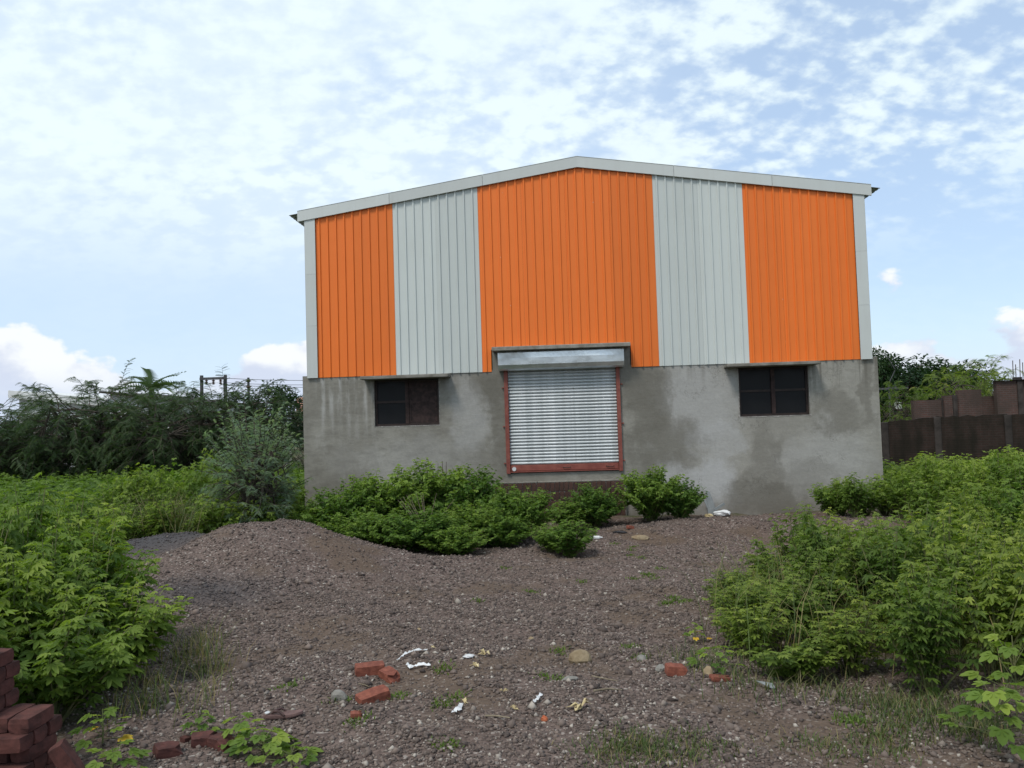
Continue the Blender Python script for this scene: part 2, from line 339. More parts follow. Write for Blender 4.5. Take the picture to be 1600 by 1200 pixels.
class MB:
    """collects boxes, tubes and prisms into one mesh"""
    def __init__(s): s.v = []; s.f = []
    def add(s, vs, fs):
        b = len(s.v); s.v += [tuple(v) for v in vs]; s.f += [tuple(b+i for i in f) for f in fs]; return s
    def box(s, x0, x1, y0, y1, z0, z1, ch=0.0):
        if ch <= 0:
            v = [(x, y, z) for z in (z0, z1) for y in (y0, y1) for x in (x0, x1)]
            return s.add(v, [(0, 2, 3, 1), (4, 5, 7, 6), (0, 1, 5, 4), (2, 6, 7, 3), (0, 4, 6, 2), (1, 3, 7, 5)])
        # chamfered box: 24 corner points
        cx, cy, cz = (x0+x1)/2, (y0+y1)/2, (z0+z1)/2; hx, hy, hz = (x1-x0)/2, (y1-y0)/2, (z1-z0)/2
        idx = {}; v = []
        for sx in (-1, 1):
            for sy in (-1, 1):
                for sz in (-1, 1):
                    for a, p in enumerate(((hx, hy-ch, hz-ch), (hx-ch, hy, hz-ch), (hx-ch, hy-ch, hz))):
                        idx[(sx, sy, sz, a)] = len(v); v.append((cx+sx*p[0], cy+sy*p[1], cz+sz*p[2]))
        f = []; S = (-1, 1)
        for q in S:
            f.append([idx[(q, a, b, 0)] for a, b in ((-1, -1), (1, -1), (1, 1), (-1, 1))][::q])
            f.append([idx[(a, q, b, 1)] for a, b in ((-1, -1), (1, -1), (1, 1), (-1, 1))][::-q])
            f.append([idx[(a, b, q, 2)] for a, b in ((-1, -1), (1, -1), (1, 1), (-1, 1))][::q])
        for a in S:
            for b in S:
                f.append([idx[(a, b, -1, 0)], idx[(a, b, 1, 0)], idx[(a, b, 1, 1)], idx[(a, b, -1, 1)]])
                f.append([idx[(a, -1, b, 0)], idx[(a, 1, b, 0)], idx[(a, 1, b, 2)], idx[(a, -1, b, 2)]])
                f.append([idx[(-1, a, b, 1)], idx[(1, a, b, 1)], idx[(1, a, b, 2)], idx[(-1, a, b, 2)]])
                for c in S: f.append([idx[(a, b, c, i)] for i in range(3)])
        return s.add(v, f)
    def tube(s, pts, r, n=6, cap=True):
        pts = [Vector(p) for p in pts]; rs = [float(q) for q in r] if isinstance(r, (list, tuple)) else [float(r)]*len(pts)
        v = []; f = []
        for i, p in enumerate(pts):
            d = (pts[min(i+1, len(pts)-1)] - pts[max(i-1, 0)]).normalized()
            a = d.cross(Vector((0.13, 0.21, 0.97)) if abs(d.z) < 0.9 else Vector((0.97, 0.2, 0.1))).normalized(); b = d.cross(a)
            for j in range(n):
                t = 2*math.pi*j/n; v.append(p + rs[i]*(math.cos(t)*a + math.sin(t)*b))
        for i in range(len(pts)-1):
            for j in range(n): f.append((i*n+j, i*n+(j+1) % n, (i+1)*n+(j+1) % n, (i+1)*n+j))
        if cap: f.append(tuple(range(n))[::-1]); f.append(tuple((len(pts)-1)*n+j for j in range(n)))
        return s.add(v, f)
    def prism(s, poly, axis, a, b):
        """poly: 2D points; axis: the extruded axis 'x','y','z'"""
        mk = {'x': lambda t, p: (t, p[0], p[1]), 'y': lambda t, p: (p[0], t, p[1]), 'z': lambda t, p: (p[0], p[1], t)}[axis]
        n = len(poly); v = [mk(a, p) for p in poly] + [mk(b, p) for p in poly]
        return s.add(v, [tuple(range(n)), tuple(range(2*n-1, n-1, -1))] + [(i, n+i, n+(i+1) % n, (i+1) % n) for i in range(n)])
    def mesh(s, name, mat, smooth=False):
        import bmesh
        me = bpy.data.meshes.new(name); me.from_pydata([tuple(v) for v in s.v], [], s.f); me.materials.append(M[mat])
        bm = bmesh.new(); bm.from_mesh(me); bmesh.ops.recalc_face_normals(bm, faces=bm.faces); bm.to_mesh(me); bm.free()
        if smooth: me.polygons.foreach_set('use_smooth', np.ones(len(me.polygons), bool))
        return me
    def build(s, name, mat, parent=None, smooth=False, loc=None): return obj(name, s.mesh(name, mat, smooth), parent, loc)
# ------------------------------------------------------------------ places: pixel of the photograph -> point of the site
def at(px, py, depth):
    return CAM + depth*(CF + CR*((px-800)/FPX) - CU*((py-600)/FPX))
def sstep(a, b, x):
    t = np.clip((np.asarray(x, float)-a)/(b-a), 0, 1); return t*t*(3-2*t)
def gz(x, y):
    """height of the ground"""
    x = np.asarray(x, float); y = np.asarray(y, float)
    z = 0.58*(1-sstep(-15.5, -3.5, y))
    def gs(cx, cy, sx, sy, h, p=1.0): return h*np.exp(-(((x-cx)/sx)**2+((y-cy)/sy)**2)**p)
    z = z + gs(-5.30, -7.4, 1.65, 2.1, 0.80, 1.0) + gs(-7.8, -5.9, 1.6, 1.0, 0.50) + gs(-3.3, -7.2, 1.6, 1.5, 0.14)
    z = z + gs(3.9, -2.7, 3.1, 1.15, 0.24, 1.3) - gs(-6.5, -7.0, 0.5, 0.4, 0.12) - gs(-5.5, -6.9, 0.35, 0.3, 0.10)
    near = np.exp(-((x/22)**2+((y+8)/16)**2))
    z = z + near*(0.030*np.sin(1.3*x+0.7*y)+0.026*np.sin(2.3*x-1.9*y+1)+0.018*np.sin(4.1*x+3.3*y)+0.012*np.sin(7.3*y-5.1*x)+0.008*np.sin(11*x+9*y))
    inside = (np.abs(x) < 6.9) & (y > 0.1) & (y < 20)
    return np.where(inside, np.minimum(z, -0.05), z)
def on_ground(px, py):
    d0 = 2.0
    for i in range(4000):
        d = d0 + i*0.02; p = at(px, py, d)
        if p.z <= float(gz(p.x, p.y)): return p
    return at(px, py, 60)
def gp(x, y, dz=0.0): return Vector((x, y, float(gz(x, y))+dz))

YARD = np.array([(-3.6, -21), (-3.75, -14.3), (-4.4, -12.4), (-5.9, -10.9), (-7.6, -9.2), (-9.6, -6.9), (-9.3, -4.8), (-5, -4.8), (-3.8, -4.2), (-2.5, -3.6), (-1.6, -1.2), (0.3, -0.2), (1.8, -0.2), (3.0, -0.1), (6, -0.4), (7.2, -3.2),
                 (4.4, -4.8), (2.6, -7), (1.5, -9.5), (1.5, -12.2), (2.0, -13.4), (3.0, -14.2), (3.8, -21)])
def yard_sd(x, y):
    """signed distance to the gravel yard, positive inside"""
    x = np.asarray(x, float); y = np.asarray(y, float); ins = np.zeros(x.shape, bool); dm = np.full(x.shape, 1e9)
    n = len(YARD)
    for i in range(n):
        ax, ay = YARD[i]; bx, by = YARD[(i+1) % n]
        cond = ((ay > y) != (by > y)) & (x < (bx-ax)*(y-ay)/((by-ay) if by != ay else 1e-9)+ax); ins ^= cond
        t = np.clip(((x-ax)*(bx-ax)+(y-ay)*(by-ay))/((bx-ax)**2+(by-ay)**2), 0, 1)
        dm = np.minimum(dm, np.hypot(x-ax-t*(bx-ax), y-ay-t*(by-ay)))
    return np.where(ins, dm, -dm)
def dark_gravel(x, y):
    return np.clip(np.exp(-(((x+7.75)/1.65)**2+((y+5.9)/1.15)**2)**2) + 0.8*np.exp(-(((x+5.0)/0.9)**2+((y+10.0)/0.5)**2)), 0, 1)

def bare(x, y):
    """patches of bare brown soil between the stones"""
    v = np.sin(0.9*x+1.7*y+0.6*np.sin(2.1*x))+np.sin(2.3*x-1.1*y+1.9+0.8*np.sin(1.7*y))+0.7*np.sin(3.9*x+2.7*y+0.5)+0.5*np.sin(6.1*y-4.7*x)+0.35*np.sin(9.3*x+8.1*y)
    return sstep(0.55, 1.7, v)
# ------------------------------------------------------------------ ground: one sheet, fine in the yard, coarse to the horizon
def axis(lo, hi, step, far):
    a = list(np.arange(lo, hi+1e-6, step)); s = step; v = a[-1]
    while v < far: s *= 1.35; v += s; a.append(v)
    s = step; v = a[0]
    while v > -far: s *= 1.35; v -= s; a.insert(0, v)
    return np.array(a)
gxs, gys = axis(-13, 12, 0.11, 1500), axis(-20, 3, 0.11, 1500)
GX, GY = np.meshgrid(gxs, gys); GZ = gz(GX, GY)
nx, ny = len(gxs), len(gys)
ii = (np.arange(ny-1)[:, None]*nx + np.arange(nx-1)[None, :]).ravel()
sd = yard_sd(GX, GY)
tint = np.stack([np.clip(sd/0.9*0.5+0.5, 0, 1), dark_gravel(GX, GY), 0.7*bare(GX, GY)], -1)
ground = obj('ground', np_mesh('ground', np.stack([GX, GY, GZ], -1), np.stack([ii, ii+1, ii+nx+1, ii+nx], 1), 'ground', tint, True)); ground['kind'] = 'structure'

# gravel stones
rs = np.random.RandomState(4)
def scatter_stones():
    px_, py_, sz = [], [], []
    for d0, d1, n in ((3.6, 6.6, 34000), (6.6, 10.0, 30000), (10.0, 18.5, 34000)):
        d = rs.uniform(d0, d1, n*2); lat = rs.uniform(-0.72, 0.72, n*2)*d
        x = CAM.x + d*CF.x + lat*CR.x; y = CAM.y + d*CF.y + lat*CR.y
        ok = (yard_sd(x, y) + rs.normal(0, 0.28, n*2) > 0) & (rs.rand(n*2) > 0.5*bare(x, y))
        x, y, d = x[ok][:n], y[ok][:n], d[ok][:n]
        px_.append(x); py_.append(y); sz.append(rs.lognormal(-4.68, 0.48, len(x))*(0.80+0.045*d))
    x, y, s = map(np.concatenate, (px_, py_, sz)); n = len(x)
    T = np.array([(1, 0, 0), (-1, 0, 0), (0, 1, 0), (0, -1, 0), (0, 0, 1), (0, 0, -1)], float)
    V = T[None]*(s[:, None, None]*rs.uniform(0.55, 1.35, (n, 6, 3)))
    a = rs.uniform(0, 6.28, n); b = rs.normal(0, 0.6, n)
    ca, sa, cb, sb = np.cos(a), np.sin(a), np.cos(b), np.sin(b)
    X, Y, Z = V[..., 0], V[..., 1]*0.85, V[..., 2]*0.65
    Y, Z = cb[:, None]*Y-sb[:, None]*Z, sb[:, None]*Y+cb[:, None]*Z
    X, Y = ca[:, None]*X-sa[:, None]*Y, sa[:, None]*X+ca[:, None]*Y
    W = np.stack([X+x[:, None], Y+y[:, None], Z+(gz(x, y)+s*0.18)[:, None]], -1)
    F = np.array([(0, 2, 4), (2, 1, 4), (1, 3, 4), (3, 0, 4), (2, 0, 5), (1, 2, 5), (3, 1, 5), (0, 3, 5)])
    F = (F[None]+6*np.arange(n)[:, None, None]).reshape(-1, 3)
    dist = np.hypot(x-CAM.x, y-CAM.y); pale = np.where(rs.rand(n) < np.where(dist < 7, 0.10, 0.045), rs.uniform(0.2, 1.0, n), 0)
    t = np.stack([rs.beta(1.2, 1.4, n), pale, dark_gravel(x, y)*rs.uniform(0.5, 1, n)], -1)
    return np_mesh('gravel_stones', W, F, 'gravel', np.repeat(t, 6, 0))
gravel = obj('gravel_stones', scatter_stones()); tag(gravel, 'purplish brown crushed stone gravel spread over the yard', 'gravel', None, 'stuff')

# ------------------------------------------------------------------ brick materials for surfaces too far to tell the bricks apart
def brick_tex(name, a, b, mortar, moss, mossamt):
    mt, k = new_mat(name)
    x, y, z = k.sep(k.co)
    br = k.add('ShaderNodeTexBrick'); k.put(br.inputs['Vector'], k.comb(x, z, 0.0))
    k.put(br.inputs['Color1'], a); k.put(br.inputs['Color2'], b); k.put(br.inputs['Mortar'], mortar)
    br.inputs['Scale'].default_value = 1.0; br.inputs['Mortar Size'].default_value = 0.012; br.inputs['Brick Width'].default_value = 0.24; br.inputs['Row Height'].default_value = 0.085; br.inputs['Bias'].default_value = -0.2
    n = k.noise(k.co, 1.1, 6, 0.65); st = k.noise(k.mapping(k.co, sc=(2.5, 1, 0.4)), 1.2, 5, 0.6)
    c = k.mix(k.ramp(n, 0.35, 0.65, 0.1, 0.85), br.outputs['Color'], moss)
    c = k.mix(k.ramp(st, 0.42, 0.7, 0, mossamt), c, moss)
    setp(k, c, 0.95, 0, k.bump(k.math('SUBTRACT', 1.0, br.outputs['Fac']), 0.6, 0.02), 0.15); M[name] = mt
brick_tex('wall_brick', (0.120, 0.062, 0.051), (0.09, 0.052, 0.045), (0.125, 0.10, 0.09), (0.065, 0.05, 0.042), 0.6)
brick_tex('mossy_brick', (0.052, 0.032, 0.027), (0.036, 0.024, 0.020), (0.050, 0.040, 0.035), (0.018, 0.016, 0.012), 0.9)

# ------------------------------------------------------------------ the warehouse
HW, ZW, ZE, ZP = 7.0, 3.655, 7.80, 8.84         # half width, wall top, eave and ridge of the gable trim
WH = tag(empty('warehouse', (0, 0, 0)), 'industrial shed with orange and grey ribbed sheet gable on a grey plastered wall', 'warehouse')
gtop = lambda x: ZP - (ZP-ZE)*abs(x)/HW
def fr(x, z, y):                                # a point seen on the facade plane, brought forward by y
    s = (19.279-y)/19.279; return -0.663+(x+0.663)*s, 2.437+(z-2.437)*s
def wall_with_holes(xs, zs, solid, y0, y1):
    b = MB()
    for i in range(len(xs)-1):
        for j in range(len(zs)-1):
            if not solid(i, j): continue
            a, c, d, e = xs[i], xs[i+1], zs[j], zs[j+1]
            b.add([(a, y0, d), (c, y0, d), (c, y0, e), (a, y0, e)], [(0, 1, 2, 3)]); b.add([(a, y1, d), (c, y1, d), (c, y1, e), (a, y1, e)], [(3, 2, 1, 0)])
            for (di, dj, q) in ((-1, 0, [(a, y0, d), (a, y0, e), (a, y1, e), (a, y1, d)]), (1, 0, [(c, y0, d), (c, y1, d), (c, y1, e), (c, y0, e)]),
                                (0, -1, [(a, y0, d), (a, y1, d), (c, y1, d), (c, y0, d)]), (0, 1, [(a, y0, e), (c, y0, e), (c, y1, e), (a, y1, e)])):
                u, v_ = i+di, j+dj
                if not (0 <= u < len(xs)-1 and 0 <= v_ < len(zs)-1 and solid(u, v_)): b.add(q, [(0, 1, 2, 3)])
    return b
WL, WR, DR = (-5.205, -3.585, 2.345, 3.50), (3.705, 5.365, 2.315, 3.50), (-1.92, 0.81, 1.10, 3.70)
xs = sorted({-7.0, 7.0, -2.24, 1.13, WL[0], WL[1], WR[0], WR[1], DR[0], DR[1]})
zs = sorted({-0.6, 1.10, WL[2], WR[2], 3.50, ZW, 3.70, 4.12})
def solid(i, j):
    xm, zm = (xs[i]+xs[i+1])/2, (zs[j]+zs[j+1])/2
    if zm > ZW and not -2.24 < xm < 1.13: return False
    return not any(h[0] < xm < h[1] and h[2] < zm < h[3] for h in (WL, WR, DR))
fw = wall_with_holes(xs, zs, solid, 0.0, 0.23)
fw.build('front_wall', 'plaster', WH)
for s in (-1, 1): MB().box(min(s*6.77, s*7.0), max(s*6.77, s*7.0), 0.235, 20, -0.6, ZW).build('side_wall', 'plaster', WH)
MB().box(-7, 7, 20.005, 20.23, -0.6, 7.4).build('back_wall', 'plaster', WH)
MB().box(-6.76, 6.76, 0.24, 19.99, -0.04, 0.0).build('floor_slab', 'slab', WH)

# ribbed sheets
PITCH_R = 0.2115
def rib_profile(x0, x1, zbot, ph=0.0, cuts=()):
    """(x, depth) points of the ribbed profile from x0 to x1"""
    p = [(x0, 0.0)]; n0 = math.ceil((x0-ph)/PITCH_R); c = n0*PITCH_R+ph
    while c < x1-0.03:
        if c > x0+0.03: p += [(c-0.027, 0.0), (c-0.017, 0.030), (c+0.017, 0.030), (c+0.027, 0.0)]
        c += PITCH_R
    p.append((x1, 0.0)); q = []
    for a, b in zip(p, p[1:]):
        q.append(a)
        for cu in cuts:
            if a[0] < cu < b[0]: t = (cu-a[0])/(b[0]-a[0]); d = a[1]+t*(b[1]-a[1]); q += [(cu-0.0005, d), (cu+0.0005, d)]
    return q+[p[-1]]
def clad_sheet(x0, x1, mat, ph, yb):
    prof = rib_profile(x0, x1, 0, ph, (-2.262, 1.152, 0.0)); v = []; f = []
    for x, d in prof:
        zb = 4.15 if -2.262 < x < 1.152 else 3.605
        v += [(x, yb-d, zb), (x, yb-d, gtop(x)-0.20)]
    f = [(2*i, 2*i+2, 2*i+3, 2*i+1) for i in range(len(prof)-1)]
    b = MB().add(v, f)
    o = b.build('cladding_sheet', mat, WH)
    md = o.modifiers.new('thickness', 'SOLIDIFY'); md.thickness = 0.004; md.offset = -1
    return o
bands = [(-6.60, -4.63, 'orange_sheet', 2), (-4.63, -2.49, 'grey_sheet', 2), (-2.49, 1.825, 'orange_sheet', 4), (1.825, 3.985, 'grey_sheet', 2), (3.985, 6.60, 'orange_sheet', 3)]
for a, b, mt, n in bands:
    for i in range(n):
        x0 = a+(b-a)*i/n; x1 = a+(b-a)*(i+1)/n
        clad_sheet(x0+0.001, x1-0.001, mt, a+0.10, -0.014 - (0.006 if i % 2 else 0.0))
# corner flashings in three lengths, barge flashings in three lengths a side
for s in (-1, 1):
    for z0, z1 in ((3.60, 4.9), (4.903, 6.2), (6.203, 7.62)):
        xa, xb = sorted((s*6.595, s*6.86)); b = MB(); b.box(xa, xb, -0.062, -0.056, z0, z1); xc, xd = sorted((s*6.862, s*6.866)); b.box(xc, xd, -0.062, 0.25, z0, z1)
        b.build('corner_flashing', 'flashing', WH)
    for i, (t0, t1) in enumerate(((0.0, 0.335), (0.336, 0.67), (0.671, 1.004))):
        xa, xb = s*t0*HW, s*t1*HW; za, zb = gtop(xa), gtop(xb); b = MB(); dep = 0.26
        o_ = 0.003*i
        q = [(xa, za-dep), (xb, zb-dep), (xb, zb), (xa, za)]
        b.add([(x, y, z) for y in (-0.084-o_, -0.078-o_) for x, z in q], [(0, 1, 2, 3), (7, 6, 5, 4), (0, 4, 5, 1), (1, 5, 6, 2), (2, 6, 7, 3), (3, 7, 4, 0)])
        q = [(xa, za-0.006+0.012), (xb, zb-0.006+0.012), (xb, zb+0.012), (xa, za+0.012)]
        b.add([(x, y, z) for y in (-0.09-o_, 0.18) for x, z in q], [(0, 1, 2, 3), (7, 6, 5, 4), (0, 4, 5, 1), (1, 5, 6, 2), (2, 6, 7, 3), (3, 7, 4, 0)])
        q = [(xa, za-dep-0.004), (xb, zb-dep-0.004), (xb, zb-dep), (xa, za-dep)]
        b.add([(x, y, z) for y in (-0.078-o_, -0.052) for x, z in q], [(0, 1, 2, 3), (7, 6, 5, 4), (0, 4, 5, 1), (1, 5, 6, 2), (2, 6, 7, 3), (3, 7, 4, 0)])
        b.build('barge_flashing', 'flashing', WH)
# roof sheets: ribs run down the slope
def roof_mesh(s):
    v = []; L = 7.26; n = 5
    prof = [(0, 0)]
    for i in range(n): c = 0.1+i*0.2; prof += [(c-0.03, 0), (c-0.018, 0.03), (c+0.018, 0.03), (c+0.03, 0)]
    prof.append((1.0, 0))
    for y, d in prof:
        v += [(0, y, ZP-0.045+d), (s*L, y, ZP-0.045+d-(ZP-ZE)*L/HW)]
    me = MB().add(v, [(2*i, 2*i+2, 2*i+3, 2*i+1) for i in range(len(prof)-1)]); return me.mesh('roof_sheet', 'roof_metal')
for s in (-1, 1):
    me = roof_mesh(s)
    for i in range(20): obj('roof_sheet', me, WH, (0, -0.05+i*1.003, 0.0))
    b = MB(); prof = []                                                # side cladding
    y = 0.0
    while y < 19.9: prof += [(y, 0), (y+0.14, 0), (y+0.155, 0.03), (y+0.19, 0.03), (y+0.205, 0)]; y += PITCH_R
    b.add([p for yy, d in prof for p in ((s*(6.80+d), yy, 3.60), (s*(6.80+d), yy, ZE-0.10))], [(2*i, 2*i+2, 2*i+3, 2*i+1) for i in range(len(prof)-1)])
    b.build('side_cladding', 'grey_sheet', WH)
    MB().box(min(s*6.6, s*6.78), max(s*6.6, s*6.78), 0.0, 20, ZE-0.25, ZE-0.12).build('eave_purlin', 'pole_steel', WH)
MB().add([(-6.78, 0.10, 4.13), (6.78, 0.10, 4.13), (6.78, 0.10, 7.6), (0, 0.10, 8.6), (-6.78, 0.10, 7.6)], [(0, 1, 2, 3, 4)]).build('gable_lining', 'dark_void', WH)
MB().add([(x, 20.24, z) for x, z in ((-6.78, 3.6), (6.78, 3.6), (6.78, 7.6), (0, 8.6), (-6.78, 7.6))], [(0, 1, 2, 3, 4)]).build('back_cladding', 'grey_sheet', WH)

# canopy slabs over windows and door
for x0, x1, z0, z1, pr in ((-5.556, -3.347, 3.522, 3.603, 0.45), (3.466, 5.681, 3.528, 3.605, 0.45), (-2.252, 1.150, 4.118, 4.218, 0.45)):
    a, zb = fr(x0, z0, pr); c, zt = fr(x1, z1, pr)
    b = MB(); n = 14; rr = random.Random(int(x0*10))
    for i in range(n):
        pass
    b.box(a, c, -pr, 0.10 if zt < 3.65 else 0.05, zb, zt, 0.012)
    o = b.build('canopy_slab', 'slab', WH)

# windows
def window(W, kind):
    x0, x1, z0, z1 = W; y = 0.10; e = 0.006
    b = MB(); t = 0.05
    b.box(x0+e, x1-e, y-0.03, y+0.03, z0+e, z0+e+t); b.box(x0+e, x1-e, y-0.03, y+0.03, z1-e-t, z1-e)
    b.box(x0+e, x0+e+t, y-0.029, y+0.029, z0+e+t, z1-e-t); b.box(x1-e-t, x1-e, y-0.029, y+0.029, z0+e+t, z1-e-t)
    wn = b.build('window', 'window_frame', WH); tag(wn, kind[0], None)
    xm = (x0+x1)/2; MB().box(xm-0.045, xm+0.045, y-0.04, y+0.025, z0+e+t, z1-e-t).build('mullion', 'rust_sheet', wn)
    for s, (a, c) in enumerate(((x0+e+t, xm-0.046), (xm+0.046, x1-e-t))):
        if kind[1][s] == 'glass':
            zm = z0+0.52*(z1-z0)
            for p, q in ((z0+e+t, zm-0.028), (zm+0.028, z1-e-t)): MB().box(a+0.001, c-0.001, y+0.005, y+0.011, p+0.001, q-0.001).build('pane', 'dark_glass', wn)
            MB().box(a, c, y-0.018, y+0.02, zm-0.027, zm+0.027).build('glazing_bar', 'window_frame', wn)
            for i in range(1, 7):
                xx = a+(c-a)*i/7; MB().tube([(xx, y+0.045, z0+e), (xx, y+0.045, z1-e)], 0.006, 5).build('grille_bar', 'window_frame', wn)
        else:
            MB().box(a+0.001, c-0.001, y-0.022, y-0.014, z0+e+t+0.001, z1-e-t-0.001).build('shutter_leaf', 'rust_sheet', wn)
            MB().box(a+0.02, c-0.02, y-0.034, y-0.0225, (z0+z1)/2-0.03, (z0+z1)/2+0.03).build('leaf_rail', 'rust_sheet', wn)
            for xx in (a+0.02, c-0.05): MB().box(xx, xx+0.03, y-0.033, y-0.0225, z0+0.09, z1-0.09).build('leaf_stile', 'rust_sheet', wn)
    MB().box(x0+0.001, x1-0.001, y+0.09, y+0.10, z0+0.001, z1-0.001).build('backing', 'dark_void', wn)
def ragged_edges(W, seed):
    x0, x1, z0, z1 = W; rr = random.Random(seed)
    for xe, sg in ((x0, -1), (x1, 1)):
        n = 16; pts = [(xe-sg*0.004, z0-0.02)]+[(xe-sg*0.004, z1-0.03)]+[(xe+sg*(0.006+rr.random()**2*0.035), z1-0.03-(z1-z0)*i/n) for i in range(n+1)]
        MB().prism(pts, 'y', -0.006, -0.002).build('plaster_edge', 'mortar', WH)
    n = 18; pts = [(x1, z0+0.004), (x0, z0+0.004)]+[(x0+(x1-x0)*i/n, z0-0.004-rr.random()**2*0.03) for i in range(n+1)]
    MB().prism(pts, 'y', -0.0055, -0.0022).build('plaster_edge', 'mortar', WH)
ragged_edges(WL, 1); ragged_edges(WR, 2)
window(WL, ('steel window with a dark glazed leaf and a rusty brown sheet leaf', ('glass', 'sheet')))
window(WR, ('steel window with two dark glazed leaves', ('glass', 'glass')))

# roller shutter
sh = MB().box(DR[0]+0.002, DR[1]-0.002, 0.10, 0.11, 1.102, 3.69).build('roller_shutter', 'dark_void', WH); tag(sh, 'closed galvanised roller shutter in red oxide guides', None)
ns = 30; z0, z1 = 1.30, 3.67; hgt = (z1-z0)/ns
prof = [(-0.005, 0.0), (-0.022, 0.15), (-0.030, 0.4), (-0.026, 0.65), (-0.012, 0.85), (0.004, 0.93), (0.004, 1.0)]
b = MB().add([p for y, t in prof for p in ((-1.868, y+0.03, t*hgt), (0.762, y+0.03, t*hgt))], [(2*i, 2*i+1, 2*i+3, 2*i+2) for i in range(len(prof)-1)])
sm = b.mesh('slat', 'slat_metal', True)
for i in range(ns): o = obj('slat', sm, sh, (0, 0, z0+i*hgt)); o.rotation_euler = (random.Random(i).uniform(-0.03, 0.03), 0, 0)
for xa, xb, sg in ((-1.965, -1.872, -1), (0.766, 0.855, 1)):
    b = MB(); b.box(xa, xb, -0.065, -0.055, 1.10, 3.70); e1 = xb if sg < 0 else xa; b.box(min(e1-0.008*(sg < 0), e1), max(e1+0.008*(sg > 0), e1), -0.0545, 0.06, 1.10, 3.70); e2 = xa if sg < 0 else xb
    b.box(min(e2, e2-0.008*sg), max(e2, e2-0.008*sg), -0.0545, -0.003, 1.10, 3.70); b.build('guide_rail', 'red_oxide', sh)
    for z in (1.35, 2.25, 3.2):
        b = MB(); xx = xa-0.045 if sg < 0 else xb+0.045; b.tube([(xx, -0.003, z), (xx, -0.04, z)], 0.018, 8); b.tube([(xx, -0.02, z), (xx+(0.05 if sg < 0 else -0.05), -0.02, z)], 0.008, 5); b.build('anchor_bolt', 'red_oxide', sh)
b = MB(); b.box(-1.866, 0.760, -0.02, 0.03, 1.155, 1.295, 0.006); b.box(-1.866, 0.760, -0.055, -0.0205, 1.125, 1.15); bb = b.build('bottom_bar', 'red_oxide', sh)
for xx in (-0.5, 0.55): b = MB(); b.tube([(xx-0.09, -0.02, 1.23), (xx-0.085, -0.05, 1.215), (xx+0.085, -0.05, 1.215), (xx+0.09, -0.02, 1.23)], 0.010, 6); b.build('pull_handle', 'window_frame', bb)
MB().tube([(-1.78, -0.021, 1.21), (-1.78, -0.055, 1.21)], 0.05, 12).build('lock', 'white_plastic', bb)
hp = [(0.0, 4.07), (-0.30, 4.07), (-0.34, 4.03), (-0.345, 3.90), (-0.335, 3.74), (-0.29, 3.645), (-0.20, 3.61), (0.0, 3.61)]
def hood():
    n = 26; v = []; rr = random.Random(3)
    xa, _ = fr(-2.105, 0, 0.34); xb, _ = fr(0.985, 0, 0.34)
    for i in range(n+1):
        x = xa+(xb-xa)*i/n; bul = 0.016*math.sin(i*0.55)+0.014*math.sin(i*0.23+1)
        for j, (y, z) in enumerate(hp):
            kz = 0.5 if 0 < j < 7 else 0.0
            v.append((x, y*0.97-0.004+kz*bul*(1.6 if j in (3, 4, 5) else 0.4), z-(0.03 if j > 4 else 0.0)*0))
    m_ = len(hp); f = [(i*m_+j, i*m_+j+1, (i+1)*m_+j+1, (i+1)*m_+j) for i in range(n) for j in range(m_-1)]
    f += [tuple(range(m_)), tuple(n*m_+j for j in range(m_))[::-1]]
    return MB().add(v, f)
hood().build('hood', 'galvanised', sh)

# brick plinth under the door: soldier courses, each brick its own
PX0, PX1 = -2.28, 0.90
pl_ = MB().box(PX0+0.01, PX1-0.01, -0.115, -0.002, -0.4, 0.862).build('plinth', 'mortar', WH)
bm_ = [MB().box(0.004, 0.106, -0.012, 0.03, 0.006, 0.214, 0.006).mesh('brick', 'old_brick') for i in range(1)]
rr = random.Random(11); ncol = int((PX1-PX0)/0.112)
for r in range(5):
    for c in range(ncol):
        o = obj('brick', bm_[0], pl_, (PX0+0.02+c*0.112+rr.uniform(-0.002, 0.002), -0.128+rr.uniform(-0.008, 0.006), 0.648-r*0.222+rr.uniform(-0.004, 0.004)))
        o.rotation_euler = (rr.uniform(-0.02, 0.02), rr.uniform(-0.012, 0.012), rr.uniform(-0.02, 0.02))
for i in range(3):
    MB().box(PX0+i*1.06+0.005, PX0+(i+1)*1.06-0.005, -0.135, -0.003, 0.868, 0.90, 0.006).build('cap_screed', 'slab', pl_)

# ------------------------------------------------------------------ boundary wall and unfinished brick building on the right
def P2(px, depth, py=650): p = at(px, py, depth); return p.x, p.y
def wall_run(name, mat, pts, h, thick, label, cat, zb=-0.4, posts=True, coping=None):
    """a wall along pts (x,y), top heights h"""
    root = empty(name, (pts[0][0], pts[0][1], 0)); tag(root, label, cat); ox, oy = pts[0]
    for i in range(len(pts)-1):
        (ax, ay), (bx, by) = pts[i], pts[i+1]; L = math.hypot(bx-ax, by-ay); an = math.atan2(by-ay, bx-ax)
        rr = random.Random(i+len(name)); n = 9; top = [h[i]+(h[i+1]-h[i])*t/n+rr.uniform(-0.03, 0.03) for t in range(n+1)]
        poly = [(0.0, zb)] + [(L, zb)] + [(L*t/n, top[t]) for t in range(n, -1, -1)]
        b = MB().prism(poly, 'y', 0.0, thick); o = b.build('wall_panel', mat, root, loc=(ax-ox, ay-oy, 0)); o.rotation_euler = (0, 0, an)
        if posts:
            b = MB().box(-0.11, 0.11, -0.07, thick+0.03, zb, h[i]-0.02+rr.uniform(0, 0.06), 0.012); o = b.build('post', 'post_concrete', root, loc=(ax-ox, ay-oy, 0)); o.rotation_euler = (0, 0, an)
    return root
def top_z(px, py, d): return at(px, py, d).z
